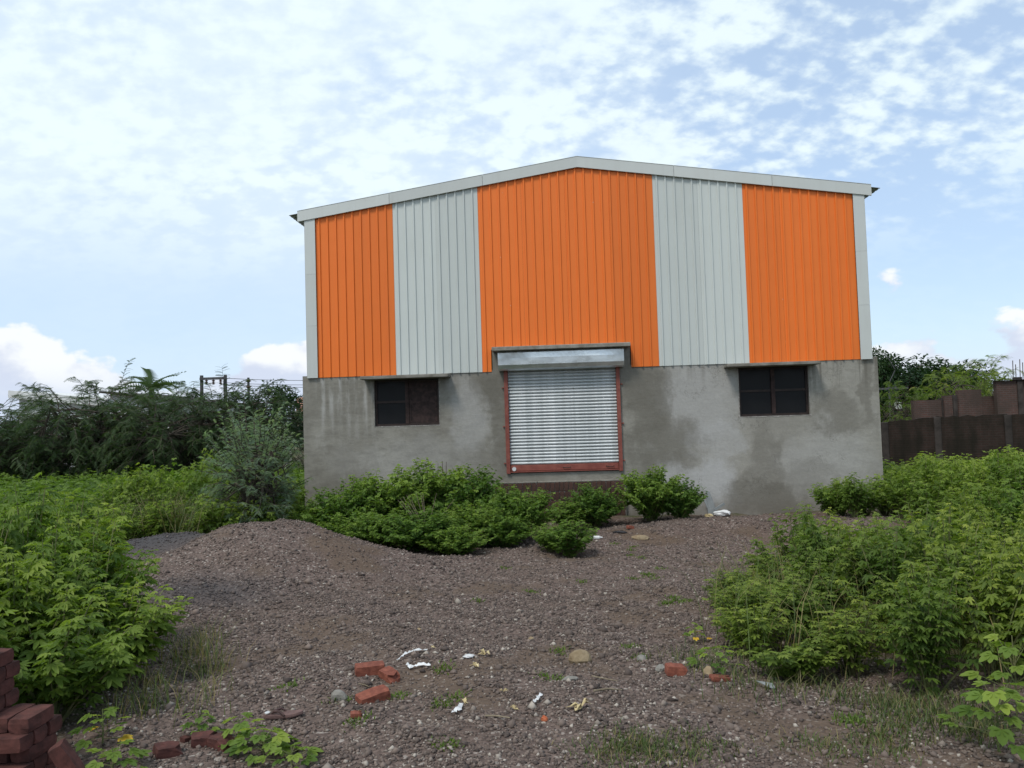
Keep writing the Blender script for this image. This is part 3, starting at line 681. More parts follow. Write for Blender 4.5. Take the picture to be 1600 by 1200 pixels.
bp_ = [(1300, 29.0, 662), (1382, 28.5, 660), (1464, 27.8, 651), (1574, 27.0, 648), (1690, 26.2, 642), (1810, 25.4, 638)]
wall_run('boundary_wall', 'mossy_brick', [P2(a, d, y) for a, d, y in bp_], [top_z(a, y, d) for a, d, y in bp_], 0.23, 'dark weathered brick boundary wall with concrete posts right of the warehouse', 'wall')
def bbox_px(mb, x0, x1, ytop, d, thick=0.25, zb=-0.3):
    a = at(x0, ytop, d); c = at(x1, ytop, d); mb.box(a.x, c.x, a.y, a.y+thick, zb, (a.z+c.z)/2)
ub = tag(empty('unfinished_building', (14, 15, 0)), 'low unplastered brick building with rebar sticking up behind the boundary wall', 'building')
def ubuild(name, mat, *segs):
    b = MB()
    for s_ in segs: bbox_px(b, *s_)
    o = b.build(name, mat, ub); o.location = (-14, -15, 0); return o
ubuild('brick_wall', 'wall_brick', (1427, 1471, 625, 33.0))
ubuild('brick_wall', 'wall_brick', (1475, 1489, 618, 32.8))
ubuild('brick_wall', 'wall_brick', (1497, 1532, 609, 32.6)); ubuild('brick_wall', 'wall_brick', (1532.3, 1556, 619, 32.6))
ubuild('brick_wall', 'wall_brick', (1556.5, 1589, 595, 32.0)); ubuild('brick_wall', 'wall_brick', (1597, 1760, 590, 32.0))
for a, c, y, d in ((1489.2, 1496.8, 617, 32.7), (1589.3, 1596.7, 589, 31.9), (1471.2, 1474.8, 622, 32.9)): ubuild('column', 'post_concrete', (a, c, y, d, 0.35))
ubuild('roof_slab', 'post_concrete', (1554, 1770, 591.5, 31.9, 0.5, at(1560, 594.5, 31.9).z))
for px, py0 in ((1585.5, 563), (1590, 569), (1596.5, 561), (1601, 566)):
    p = at(px, 598, 32.2); q = at(px-1.0, py0, 32.2); MB().tube([(p.x-14, p.y-15+0.1, p.z), (q.x-14, q.y-15+0.1, q.z)], 0.016, 5).build('rebar', 'rebar', ub)
ub.location = (14, 15, 0)
for ch in ub.children:
    if ch.name.startswith('rebar'): pass

# ------------------------------------------------------------------ sheds, house, poles and lines on the left
def shed(name, pxa, pxb, d, ytop_a, ytop_b, depth, label, roofm, wallm, th=0.12):
    a = at(pxa, ytop_a, d); c = at(pxb, ytop_b, d); L = c.x-a.x
    root = empty(name, (a.x, a.y, 0)); tag(root, label, 'shed')
    b = MB().prism([(0, -0.3), (L, -0.3), (L, c.z-0.15), (0, a.z-0.15)], 'y', 0.0, depth); b.build('wall', wallm, root)
    b = MB().prism([(-0.4, a.z-th), (L+0.4, c.z-th), (L+0.4, c.z), (-0.4, a.z)], 'y', -0.5, depth+0.5); b.build('roof', roofm, root)
    for i in range(4):
        x = L*(i+0.5)/4; MB().box(x-0.6, x+0.6, -0.03, 0.05, 1.0, 2.1).build('window', 'dark_glass', root)
    return root
shed('white_shed', 30, 170, 52, 610, 624, 10, 'long shed with pale sloping roof half hidden behind the dark thorny trees', 'pale_roof', 'white_paint', 0.5)
shed('dark_roofed_shed', 172, 300, 48, 611, 628, 8, 'white walled shed with a thin dark sloping roof beside the palm', 'post_concrete', 'white_paint')
hs = at(452, 640, 40); house = tag(empty('house', (hs.x, hs.y, 0)), 'cream house with pink rooftop room at the left corner of the warehouse', 'house')
hz = lambda py: at(452, py, 40).z
def hx(px): return at(px, 640, 40).x-hs.x
MB().box(hx(455), hx(540), 0, 6, -0.3, hz(646)).build('wall', 'cream_paint', house)
MB().box(hx(453), hx(541), -0.25, 6.2, hz(646)+0.003, hz(643.5)).build('parapet_slab', 'cream_paint', house)
MB().box(hx(440), hx(458.5), 2.2, 5.6, hz(668), hz(619)).build('rooftop_room', 'pink_paint', house)
MB().box(hx(436), hx(454.8), 0.6, 6.0, -0.3, hz(668)-0.003).build('wing', 'white_paint', house)
MB().box(hx(464), hx(475), -0.02, 0.05, hz(690), hz(668)).build('window', 'dark_glass', house)
b = MB()
for px in (459, 466, 473, 480): b.tube([(hx(px), 0.1, hz(643.5)), (hx(px), 0.1, hz(632))], 0.035, 5)
b.tube([(hx(458), 0.1, hz(636)), (hx(482), 0.1, hz(636))], 0.03, 5); b.tube([(hx(458), 0.1, hz(632)), (hx(470), 0.1, hz(629.5)), (hx(482), 0.1, hz(632))], 0.03, 5); b.build('roof_railing', 'pole_steel', house)
MB().tube([(hx(460), 0.4, hz(643)), (hx(460), 0.4, hz(626))], 0.02, 5).build('antenna', 'pole_steel', house)
def pole(name, pts, label, cat='power pole'):
    pass
hp0, hp1 = at(315, 588, 44), at(352, 587, 44)
hf = tag(empty('power_pole', (hp0.x, hp0.y, 0)), 'H-shaped steel power pole with crossbar rising above the thorny trees', 'power pole')
for p in (hp0, hp1): MB().box(p.x-hp0.x-0.07, p.x-hp0.x+0.07, p.y-hp0.y-0.07, p.y-hp0.y+0.07, -0.3, p.z+0.05).build('post', 'pole_steel', hf)
L = hp1.x-hp0.x; MB().box(-0.05, L+0.05, -0.16, -0.075, hp0.z-0.22, hp0.z-0.08).build('crossbar', 'pole_steel', hf)
MB().box(-0.05, L+0.05, 0.075, 0.14, hp0.z-2.1, hp0.z-1.98).build('crossbar', 'pole_steel', hf)
for t in (0.25, 0.55, 0.86):
    b = MB(); x = L*t; zt = hp0.z-0.225
    for i in range(3): b.tube([(x, -0.12, zt-0.09*i), (x, -0.12, zt-0.03-0.09*i), (x, -0.12, zt-0.085-0.09*i)], [0.03, 0.10, 0.04], 8)
    b.build('insulator', 'insulator', hf)
q = at(388, 590, 46); sp = tag(empty('power_pole', (q.x, q.y, 0)), 'single thin power pole with stacked insulators beside the H-shaped pole', 'power pole')
MB().tube([(0, 0, -0.3), (0, 0, q.z)], [0.10, 0.07], 8).build('post', 'pole_steel', sp)
for i, z in enumerate((0.1, 0.45)):
    MB().tube([(0.0, 0, q.z-z), (0.0, 0, q.z-z-0.09), (0.0, 0, q.z-z-0.18)], [0.05, 0.17, 0.06], 8).build('insulator', 'insulator', sp)
for i, (ya, yb, da) in enumerate(((591, 589, 44.2), (598, 596, 44.3), (601, 601, 44.4))):
    a = at(352, ya, da); c = at(700, yb-8, 50); pts = []
    for t in range(13): s_ = t/12; pts.append(a.lerp(c, s_)-Vector((0, 0, 0.5*4*s_*(1-s_)*0.6))-a)
    o = MB().tube(pts, 0.014, 4).build('power_line', 'pole_steel', None, loc=a); tag(o, 'thin dark power line running from the H-shaped pole towards the warehouse', 'power line', 'power lines from the H pole')
# transformer pole right of the warehouse
q = at(1394, 601, 40); tp = tag(empty('power_pole', (q.x, q.y, 0)), 'lattice power pole with crossarm and white boxes before the right hand trees', 'power pole')
for sx in (-0.16, 0.16): MB().tube([(sx*1.3, 0, -0.3), (sx, 0, q.z)], 0.045, 5).build('post', 'pole_steel', tp)
for i in range(6): z = 0.6+i*0.75; MB().tube([(-0.18*(-1)**i, -0.0, z), (0.18*(-1)**i, 0.0, z+0.7)], 0.025, 4).build('brace', 'pole_steel', tp)
MB().box(-0.75, 0.75, -0.10, -0.05, q.z-0.25, q.z-0.15).build('crossarm', 'pole_steel', tp)
for z in (0.9, 1.9, 2.5): MB().box(0.02, 0.30, -0.32, -0.06, q.z-z-0.35, q.z-z, 0.02).build('switch_box', 'white_plastic', tp)
# ------------------------------------------------------------------ foliage building blocks
def leaf_palmate(nl=5, droop=0.16, wid=0.20):
    """lobed leaf: base at origin, pointing +y, normal +z; 2 triangles a lobe"""
    v = [(0, 0, 0)]; f = []
    ang = np.linspace(-80, 80, nl) if nl > 3 else np.array([-52, 0, 52])
    for a in ang:
        t = abs(a)/80; L = 1.0-0.42*t; a = math.radians(a); s, c = math.sin(a), math.cos(a)
        def pt(u, w_, z): return (u*L*s+w_*c, u*L*c-w_*s, z)
        i = len(v); v += [pt(0.50, -wid*L, 0.05), pt(0.84, -wid*0.62*L, -droop*0.45*L), pt(1.0, 0, -droop*L), pt(0.84, wid*0.62*L, -droop*0.45*L), pt(0.50, wid*L, 0.05)]
        f += [(0, i+2, i+1), (0, i+1, i), (0, i+3, i+2), (0, i+4, i+3)]
    return np.array(v), np.array(f)
def leaf_oval():
    return np.array([(0, 0, 0), (-0.26, 0.42, 0.05), (0, 1.0, -0.15), (0.26, 0.42, 0.05)]), np.array([(0, 2, 1), (0, 3, 2)])
def frond(np_=9, lf=0.16, w_=0.030, droop=0.35):
    """pinnate frond: spine along +y, drooping, single-triangle leaflets"""
    v = []; f = []
    for i in range(np_):
        t = (i+0.6)/np_; y = t; z = -droop*t*t
        for s in (-1, 1):
            L = lf*(1.0-0.5*abs(t-0.4)); b = len(v)
            v += [(0, y-w_, z), (0, y+w_, z), (s*L, y+L*0.45, z-0.04)]; f.append((b, b+1, b+2) if s > 0 else (b+1, b, b+2))
    b = len(v); v += [(-0.008, 0, 0), (0.008, 0, 0), (0, 1, -droop)]; f.append((b, b+1, b+2))
    return np.array(v), np.array(f)
def place(T, F, P, D, N, S):
    """copies of template T at points P, along directions D, normals about N, size S"""
    P, D, N, S = map(lambda a: np.asarray(a, float), (P, D, N, S))
    D = D/np.linalg.norm(D, axis=1, keepdims=True)
    X = np.cross(D, N); X /= (np.linalg.norm(X, axis=1, keepdims=True)+1e-9); N = np.cross(X, D)
    n = len(P); k_ = len(T)
    V = P[:, None]+S[:, None, None]*(T[None, :, 0:1]*X[:, None]+T[None, :, 1:2]*D[:, None]+T[None, :, 2:3]*N[:, None])
    return V.reshape(-1, 3), (F[None]+k_*np.arange(n)[:, None, None]).reshape(-1, 3)

def weed_points(r, h, rad, nstem, nleaf, lsize, lean=0.0):
    """stems and leaf placements of one bushy weed"""
    P, D, N, S, T, stems = [], [], [], [], [], []
    for s in range(nstem):
        az = r.uniform(0, 6.283); rho = rad*math.sqrt(r.uniform(0.02, 1)); top = h*(1-0.42*(rho/rad)**2)*r.uniform(0.74, 1.06)
        e = np.array([rho*math.cos(az), rho*math.sin(az), top]); b0 = np.array([r.normal(0, 0.05*rad), r.normal(0, 0.05*rad), -0.03])
        c = np.array([e[0]*r.uniform(0.25, 0.6), e[1]*r.uniform(0.25, 0.6), top*0.62])
        q = lambda t: (1-t)**2*b0+2*t*(1-t)*c+t*t*e
        stems.append([q(t) for t in (0, 0.3, 0.6, 0.85, 1.0)])
        ph = r.uniform(0, 6.28); nl = max(4, int(nleaf*r.uniform(0.75, 1.25)))
        t0 = r.uniform(0.12, 0.4)
        for i in range(nl):
            t = t0+(1.0-t0)*((i+0.5)/nl)**0.75; ph += 2.4+r.normal(0, 0.25); p = q(t)
            o = np.array([math.cos(ph), math.sin(ph), 0.0]); el = 0.25+0.5*t**3+r.normal(0, 0.18)
            pet = lsize*r.uniform(0.5, 1.15)*(1.25-0.75*t); d = o*math.cos(el)+np.array([0, 0, math.sin(el)])
            P.append(p+d*pet); ld = o+np.array([0, 0, r.normal(-0.15, 0.28)]); D.append(ld)
            N.append(np.array([0, 0, 1.0])+0.45*o*r.uniform(-0.3, 1)+r.normal(0, 0.22, 3))
            S.append(lsize*r.uniform(0.65, 1.2)*(1.12-0.5*max(0, t-0.7)/0.3))
            T.append((r.uniform(0, 1), max(0, (t-0.72)/0.28)**1.5*r.uniform(0.2, 0.9), 0))
    return P, D, N, S, T, stems
def weed_proto(seed, h, rad, nstem, nleaf, lsize, mat, nl=5, wid=0.2, yellow=0.0):
    r = np.random.RandomState(seed); P, D, N, S, T, stems = weed_points(r, h, rad, nstem, nleaf, lsize)
    tv, tf = leaf_palmate(nl, 0.16, wid); V, F = place(tv, tf, P, D, N, S)
    me = np_mesh('foliage', V, F, mat, np.repeat(np.array(T), len(tv), 0))
    b = MB()
    for s in stems: b.tube(s, [0.011, 0.009, 0.007, 0.005, 0.003], 3, False)
    return me, b.mesh('stems', 'stem_green')
def put_plant(proto, loc, rz, sc, label, cat, group, name='leafy_weed'):
    e = tag(empty(name, loc, rz, sc), label, cat, group)
    obj('foliage', proto[0], e); obj('stems', proto[1], e); return e

WEED = [weed_proto(10+i, 1.0, 0.52, 18, 27, 0.100, 'weed_leaf', 5, 0.17) for i in range(5)]          # tall bright weed, 1 m
BUSH = [weed_proto(30+i, 1.0, 1.0, 84, 28, 0.090, 'bush_leaf', 5, 0.24) for i in range(3)]; BUSHS = [weed_proto(40+i, 1.0, 0.6, 40, 24, 0.080, 'bush_leaf', 5, 0.24) for i in range(3)]  # dense bush at the wall
RANK = [weed_proto(50+i, 1.0, 0.50, 15, 25, 0.085, 'rank_leaf', 5, 0.17) for i in range(5)]  # loose weed of the right thicket
SEED = [weed_proto(70+i, 0.30, 0.16, 5, 7, 0.06, 'weed_leaf', 5, 0.26) for i in range(3)]
R = random.Random(5)
def poisson(poly, n, dmin, seed, fn=None):
    rr = random.Random(seed); xs_ = [p[0] for p in poly]; ys_ = [p[1] for p in poly]; out = []
    for _ in range(n*40):
        x, y = rr.uniform(min(xs_), max(xs_)), rr.uniform(min(ys_), max(ys_)); ins = False
        for i in range(len(poly)):
            (ax, ay), (bx, by) = poly[i], poly[(i+1) % len(poly)]
            if (ay > y) != (by > y) and x < (bx-ax)*(y-ay)/(by-ay)+ax: ins = not ins
        if ins and all((x-a)**2+(y-b)**2 > dmin*dmin for a, b in out):
            out.append((x, y))
            if len(out) >= n: break
    return out

# left thicket behind the brick stack
def zone(protos, pts, hfun, wid, label, group, seed, cat='weed', name='leafy_weed', sink=0.03):
    """label: function (x, y) -> label"""
    rr = random.Random(seed)
    for x, y in pts:
        h = hfun(x, y)*rr.uniform(0.86, 1.12); s = wid*rr.uniform(0.9, 1.15)
        lab, gr = label(x, y); put_plant(rr.choice(protos), gp(x, y, -sink), rr.uniform(0, 6.28), (s, s, h), lab, cat, group+', '+gr, name)
def lab_left(x, y):
    if yard_sd(x, y) > -0.55: return 'bright green weed at the gravel edge of the thicket behind the brick stack', 'gravel edge'
    if y < -13.2: return 'tall bright green weed standing directly behind the brick stack', 'by the stack'
    return 'tall palmate-leaved weed deep inside the thicket behind the brick stack', 'inside'
def lab_leftback(x, y):
    if math.hypot(x+8.9, y+1.9) < 1.7: return 'tallest bright green weed in the hump between field and acacia shrub', 'hump'
    if yard_sd(x, y) > -0.8: return 'bright green weed along the back of the dark gravel heap', 'heap edge'
    return 'bright green weed in the field beyond the dark gravel heap', 'field'
def lab_right(x, y):
    if x < 1.25: return 'short yellowish weed at the gravel tip of the right-hand thicket', 'tip'
    if yard_sd(x, y) > -0.6: return 'loose leggy weed along the gravel edge of the right-hand thicket', 'gravel edge'
    return 'loose leggy weed in the middle of the right-hand thicket', 'middle'
def lab_rightback(x, y):
    if y > -2.2 and x < 7.2: return 'dense green weed against the plastered wall below the right window', 'wall'
    if yard_sd(x, y) > -1.0: return 'green weed at the edge of the gravel by the right warehouse corner', 'gravel edge'
    return 'tall green weed between the right warehouse corner and the boundary wall', 'open ground'
LT = [(-3.75, -14.45), (-4.0, -13.6), (-4.3, -12.7), (-5.1, -11.9), (-6.5, -11.0), (-8.3, -9.9), (-8.8, -12.5), (-6.2, -14.9), (-4.6, -15.2)]
zone(WEED, poisson(LT, 60, 0.46, 1), lambda x, y: 1.05+0.50*float(sstep(-4.2, -5.2, x)), 0.95, lab_left, 'weeds in the left thicket', 2)
# thicket behind the dark gravel heap, up to the acacia
LB = [(-8.6, -8.6), (-8.9, -5.6), (-7.4, -4.3), (-6.2, -3.6), (-7.3, 0.2), (-10.2, 0.4), (-11.5, -5.5), (-10.8, -9.0)]
zone(WEED, poisson(LB, 50, 0.60, 3), lambda x, y: 1.05+1.0*math.exp(-((x+8.9)/2.0)**2-((y+1.5)/2.1)**2), 1.05, lab_leftback, 'weeds behind the dark gravel heap', 4)
# right thicket
RT = [(0.82, -13.3), (0.68, -12.4), (0.85, -11.2), (1.15, -10.2), (2.1, -9.8), (3.0, -9.7), (4.2, -9.6), (5.6, -10.0), (5.2, -12.4), (3.4, -14.75), (2.2, -14.0)]
def rh(x, y):
    return 0.52 + 0.52*float(sstep(1.3, 2.2, x)) + 0.15*float(sstep(3.0, 4.6, x))
zone(RANK, poisson(RT, 78, 0.42, 6), rh, 0.86, lab_right, 'weeds in the right thicket', 7)
# thicket along the right end of the warehouse
RB = [(4.5, -1.9), (5.6, -1.1), (6.9, -0.9), (9.5, -0.6), (11.5, -3.0), (10.0, -6.5), (8.4, -7.8), (6.2, -6.4), (6.6, -4.0), (5.9, -2.6)]
zone(WEED, poisson(RB, 58, 0.62, 8), lambda x, y: 0.92+0.62*float(sstep(5.2, 8.5, x))+0.12*float(sstep(-4, -7, y)), 0.95, lab_rightback, 'weeds at the right warehouse corner', 9)
# bushes along the wall, each known by its place at the wall
for px, py, d, h, w_, lab in (
    (492, 800, 16.3, 0.98, 0.85, 'low green bush between the acacia shrub and the bushes under the left window'),
    (540, 815, 16.2, 1.28, 1.05, 'rounded green bush under the left end of the left window'),
    (605, 800, 16.8, 1.60, 1.3, 'tall dense bush directly under the left window'),
    (682, 800, 17.0, 1.72, 1.35, 'largest dome-shaped bush with bare stems showing, between left window and shutter'),
    (738, 810, 16.6, 1.50, 1.0, 'dense bush at the left end of the brick plinth'),
    (548, 835, 15.2, 0.72, 0.85, 'low bush tucked against the slope of the gravel heap'),
    (600, 845, 14.9, 0.78, 0.85, 'low spreading bush at the foot of the gravel heap slope'),
    (655, 850, 14.5, 0.80, 0.95, 'low grey green bush in front of the largest dome-shaped bush'),
    (712, 862, 14.1, 0.60, 0.72, 'small bush at the gravel edge in front of the big bushes'),
    (740, 835, 15.2, 0.85, 0.8, 'middling bush between the dense bush and the small gravel edge bush'),
    (812, 838, 15.8, 1.14, 0.98, 'bush hiding the left half of the brick plinth'),
    (785, 850, 15.0, 0.78, 0.75, 'small dark bush left of the bush hiding the plinth'),
    (928, 812, 17.5, 1.02, 0.78, 'small bush in front of the right half of the brick plinth'),
    (888, 818, 17.1, 0.70, 0.6, 'little bush at the foot of the brick plinth beside a larger one'),
    (1018, 806, 17.6, 1.30, 1.0, 'dark green bush right of the brick plinth'),
    (1064, 806, 17.4, 0.95, 0.72, 'bright green bush beside the leaning grey boards'),
    (892, 872, 13.5, 0.72, 0.62, 'isolated small bush on the gravel in front of the plinth'),
    (860, 852, 14.0, 0.56, 0.42, 'tiny bush beside the isolated small bush on the gravel')):
    p = at(px, py, d)
    s_ = w_ if w_ > 0.7 else w_/0.6
    put_plant(R.choice(BUSH if w_ > 0.7 else BUSHS), gp(p.x, p.y, -0.04), R.uniform(0, 6.28), (s_, s_, h), lab, 'bush', 'bushes along the warehouse wall', 'green_bush')
# bare seed stalks standing up from the biggest bush
p = at(692, 770, 16.6); o = MB().tube([(0, 0, 0.0), (0.01, 0, 0.8), (0.0, 0.02, 1.62)], [0.012, 0.010, 0.006], 5).tube([(0.0, 0, 0.6), (0.07, 0, 1.1), (0.09, 0.0, 1.60)], [0.010, 0.009, 0.005], 5).build('dry_stalk', 'rebar', None, loc=gp(p.x, p.y, -0.02)); tag(o, 'pair of dark dry stalks rising from the largest bush at the wall', 'stalk')
b = MB(); rr = random.Random(8); p = at(668, 815, 15.7)
for i in range(11):
    a = rr.uniform(-1.2, 1.2); e = Vector((math.sin(a)*0.62, rr.uniform(-0.2, 0.1), 0.85+0.2*math.cos(a))); b.tube([(0, 0, 0), e*0.5+Vector((0, -0.05, 0.12)), e], [0.011, 0.008, 0.004], 4)
tag(b.build('bare_stems', 'twig', None, loc=gp(p.x, p.y, -0.02)), 'fan of pale bare stems at the open front of the largest bush', 'stems')

# the far weed field: nobody could count it
def field(name, poly, n, dmin, seed, hf, label):
    r = np.random.RandomState(seed); Ps = []; tv, tf = leaf_palmate(3, 0.12, 0.30); Vs, Fs, Ts = [], [], []; off = 0
    base = [weed_points(np.random.RandomState(200+i), 1.0, 0.6, 15, 11, 0.15) for i in range(4)]
    built = [(place(tv, tf, *[np.array(b_[j]) for j in range(4)]), np.repeat(np.array(b_[4]), len(tv), 0)) for b_ in base]
    for (x, y) in poisson(poly, n, dmin, seed):
        (V, F), T = built[r.randint(4)]; a = r.uniform(0, 6.28); h = hf(x, y)*r.uniform(0.85, 1.15); s = r.uniform(0.95, 1.25)
        ca, sa = math.cos(a), math.sin(a); W = np.stack([s*(ca*V[:, 0]-sa*V[:, 1])+x, s*(sa*V[:, 0]+ca*V[:, 1])+y, V[:, 2]*h+float(gz(x, y))], -1)
        Vs.append(W); Fs.append(F+off); off += len(W); T2 = T.copy(); T2[:, 0] = np.clip(T2[:, 0]+r.normal(0, 0.25), 0, 1); Ts.append(T2)
    o = obj(name, np_mesh(name, np.concatenate(Vs), np.concatenate(Fs), 'weed_leaf', np.concatenate(Ts))); tag(o, label, 'weeds', None, 'stuff'); return o
field('weed_field', [(-8.9, -9.8), (-10.9, -9.2), (-11.6, -5.5), (-10.2, 0.5), (-7.4, 0.3), (-7.5, 13), (-24, 13), (-22, -2), (-13.5, -10.5)], 330, 0.72, 21,
      lambda x, y: 1.0+0.6*math.exp(-((x+10.0)/2.4)**2-((y-0.5)/2.5)**2), 'wide field of bright green weeds stretching to the thorny trees')
field('weed_field', [(7.6, -0.4), (11.6, -3.0), (13.5, -2.5), (22, 7.4), (8.2, 7.6)], 120, 0.75, 22, lambda x, y: 0.9, 'patch of green weeds before the dark boundary wall')

field('weed_field', [(5.3, -9.5), (6.4, -6.6), (8.5, -8.0), (10.2, -6.7), (13.0, -3.2), (17, -8), (10, -15), (5.3, -14.6), (5.4, -12.2)], 130, 0.66, 23, lambda x, y: 0.85, 'mass of green weeds beyond the right-hand thicket, joining it to the corner weeds')

# ------------------------------------------------------------------ grasses
def grass(name, pts, label, seed, h0=0.12, h1=0.3, blades=26, spread=0.10, wide=0.004, dry=0.2, mat='grass_blade'):
    r = np.random.RandomState(seed); V, F, T = [], [], []
    for x, y in pts:
        for i in range(blades):
            a = r.uniform(0, 6.28); q = np.array([x+r.normal(0, spread), y+r.normal(0, spread), 0]); q[2] = float(gz(q[0], q[1])) - 0.01
            h = r.uniform(h0, h1); l = h*r.uniform(0.3, 1.5); d = np.array([math.cos(a), math.sin(a), 0]); s = np.array([-d[1], d[0], 0])*wide
            b_ = len(V); V += [q-s, q+s, q+d*l*0.35+np.array([0, 0, h*0.65])+s*0.8, q+d*l*0.35+np.array([0, 0, h*0.65])-s*0.8, q+d*l+np.array([0, 0, h])]
            F += [(b_, b_+1, b_+2), (b_, b_+2, b_+3), (b_+3, b_+2, b_+4)]; t = (r.uniform(0, 1), r.uniform(0.5, 1) if r.rand() < dry else 0, 0); T += [t]*5
    o = obj(name, np_mesh(name, np.array(V), np.array(F), mat, np.array(T))); tag(o, label, 'grass', None, 'stuff'); return o
g1 = [(on_ground(px, py).x, on_ground(px, py).y) for px, py in [(1080+i*26+R.uniform(-16, 16), 1040+i*5.5+R.uniform(-14, 22)) for i in range(20)]]
grass('grass_verge', g1+[(p[0]+R.uniform(-.2, .4), p[1]+R.uniform(0.0, .4)) for p in g1 for _ in range(2)], 'olive grass fringe along the foot of the right thicket', 3, 0.03, 0.14, 24, 0.14, 0.003, 0.45)
g2 = [(x, y) for x, y in poisson(RT, 150, 0.24, 44)]
grass('tall_grass', g2, 'tall olive and straw grass growing through the right thicket', 5, 0.25, 0.75, 16, 0.12, 0.003, 0.4)
g3 = [(on_ground(px, py).x, on_ground(px, py).y) for px, py in [(R.uniform(170, 330), R.uniform(985, 1120)) for i in range(40)]]
grass('wild_grass', g3, 'wispy grey green grass at the edge of the left thicket', 6, 0.05, 0.26, 22, 0.10, 0.0025, 0.35)
g4 = [(on_ground(px, py).x, on_ground(px, py).y) for px, py in [(R.uniform(930, 1160), R.uniform(1160, 1186)) for i in range(26)]+[(R.uniform(1250, 1420), R.uniform(1150, 1185)) for i in range(14)]+[(R.uniform(1380, 1560), R.uniform(1095, 1150)) for i in range(34)]]
grass('short_grass', g4, 'short green grass patches at the near edge of the gravel', 7, 0.02, 0.065, 46, 0.10, 0.003, 0.2)
g6 = [(-8.5+R.gauss(0, 0.55), -4.1+R.gauss(0, 0.5)) for _ in range(46)]
grass('straw_grass', g6, 'patch of tall straw coloured grass among the weeds behind the gravel heaps', 12, 0.6, 1.25, 22, 0.14, 0.006, 0.6)
g5 = [(on_ground(px, py).x, on_ground(px, py).y) for px, py in [(692, 1048), (690, 1104), (712, 1092), (875, 1020), (983, 1012), (1000, 1030), (985, 860), (1003, 872), (1010, 898), (990, 905), (1030, 890), (1045, 942), (1060, 938), (530, 1095), (560, 1130), (700, 1165), (1325, 1125), (1335, 1130), (908, 910), (787, 888), (1015, 900), (1025, 905), (985, 868), (990, 855), (1040, 945), (1052, 935), (1070, 940), (960, 850), (830, 925), (1180, 870), (745, 940), (620, 1090), (450, 1075), (860, 1060)]]
grass('grass_tufts', g5, 'little green grass tufts sprouting from the gravel', 9, 0.010, 0.045, 80, 0.045, 0.006, 0.0, 'rank_leaf')

# small broad-leaved seedlings near the camera: every leaf its own part
lt_v, lt_f = leaf_palmate(5, 0.12, 0.27)
lf_meshes = [np_mesh('leaf', lt_v, lt_f, 'weed_leaf', np.tile(np.array([[t, y, 0]]), (len(lt_v), 1))) for t, y in ((0.3, 0.0), (0.7, 0.15), (0.9, 0.4), (0.6, 0.7))]
yl_mesh = np_mesh('leaf', lt_v, lt_f, 'yellow_leaf', np.tile(np.array([[0.5, 0.2, 0]]), (len(lt_v), 1)))
def seedling(px, py, h, n, ls, label, seed, yellow=0, rad=0.12):
    r = random.Random(seed); p = on_ground(px, py); e = tag(empty('seedling', gp(p.x, p.y, -0.01), 0), label, 'seedling', 'seedlings near the camera')
    st = MB(); lv = []
    for i in range(n):
        t = (i+1)/n; a = i*2.4+r.uniform(-.3, .3); z = h*(0.25+0.75*t); rr_ = rad*(1.15-0.75*t)*r.uniform(0.7, 1.2)
        c = Vector((math.cos(a)*rr_, math.sin(a)*rr_, z)); st.tube([(0, 0, z*0.72), c], [0.003, 0.002], 3, False); lv.append((c, a, t))
    st.tube([(0, 0, 0), (0.005, 0, h*0.5), (0, 0.004, h)], [0.006, 0.005, 0.003], 5); st.build('stem', 'stem_green', e)
    for i, (c, a, t) in enumerate(lv):
        o = obj('leaf', yl_mesh if i < yellow else r.choice(lf_meshes[:2] if t < 0.6 else lf_meshes[1:]), e, c); s = ls*r.uniform(0.75, 1.2); o.scale = (s, s, s); o.rotation_euler = (r.uniform(-0.45, 0.15), r.uniform(-0.3, 0.3), a-math.pi/2)
for i, (px, py, h, n, ls, lab, yl, rad) in enumerate((
    (310, 1150, 0.16, 14, 0.055, 'small clump of a seedling beside the brick shards', 0, 0.09),
    (372, 1160, 0.15, 12, 0.075, 'broad-leaved seedling between brick shards and sandal', 0, 0.12),
    (412, 1185, 0.17, 18, 0.08, 'leafy seedling at the near edge below the sandal', 0, 0.16),
    (455, 1200, 0.12, 14, 0.075, 'low seedling to the right below the sandal', 0, 0.15),
    (140, 1090, 0.50, 26, 0.085, 'upright yellow-green seedling standing before the left thicket', 2, 0.15),
    (160, 1165, 0.22, 14, 0.075, 'seedling with yellow lower leaves right of the brick stack', 2, 0.13),
    (175, 1215, 0.16, 12, 0.08, 'pale green seedling at the right foot of the brick stack', 0, 0.15),
    (1120, 1048, 0.18, 18, 0.065, 'low green seedling at the tip of the right thicket', 0, 0.18),
    (1086, 1004, 0.16, 12, 0.05, 'seedling with bright yellow leaves at the gravel side of the right thicket', 4, 0.08),
    (1560, 1175, 0.36, 22, 0.09, 'large-leaved light green seedling at the near end of the right thicket', 1, 0.2),
    (1590, 1140, 0.55, 24, 0.09, 'tall light green seedling behind the large-leaved one', 1, 0.2))):
    seedling(px, py, h, n, ls, lab, 300+i, yl, rad)

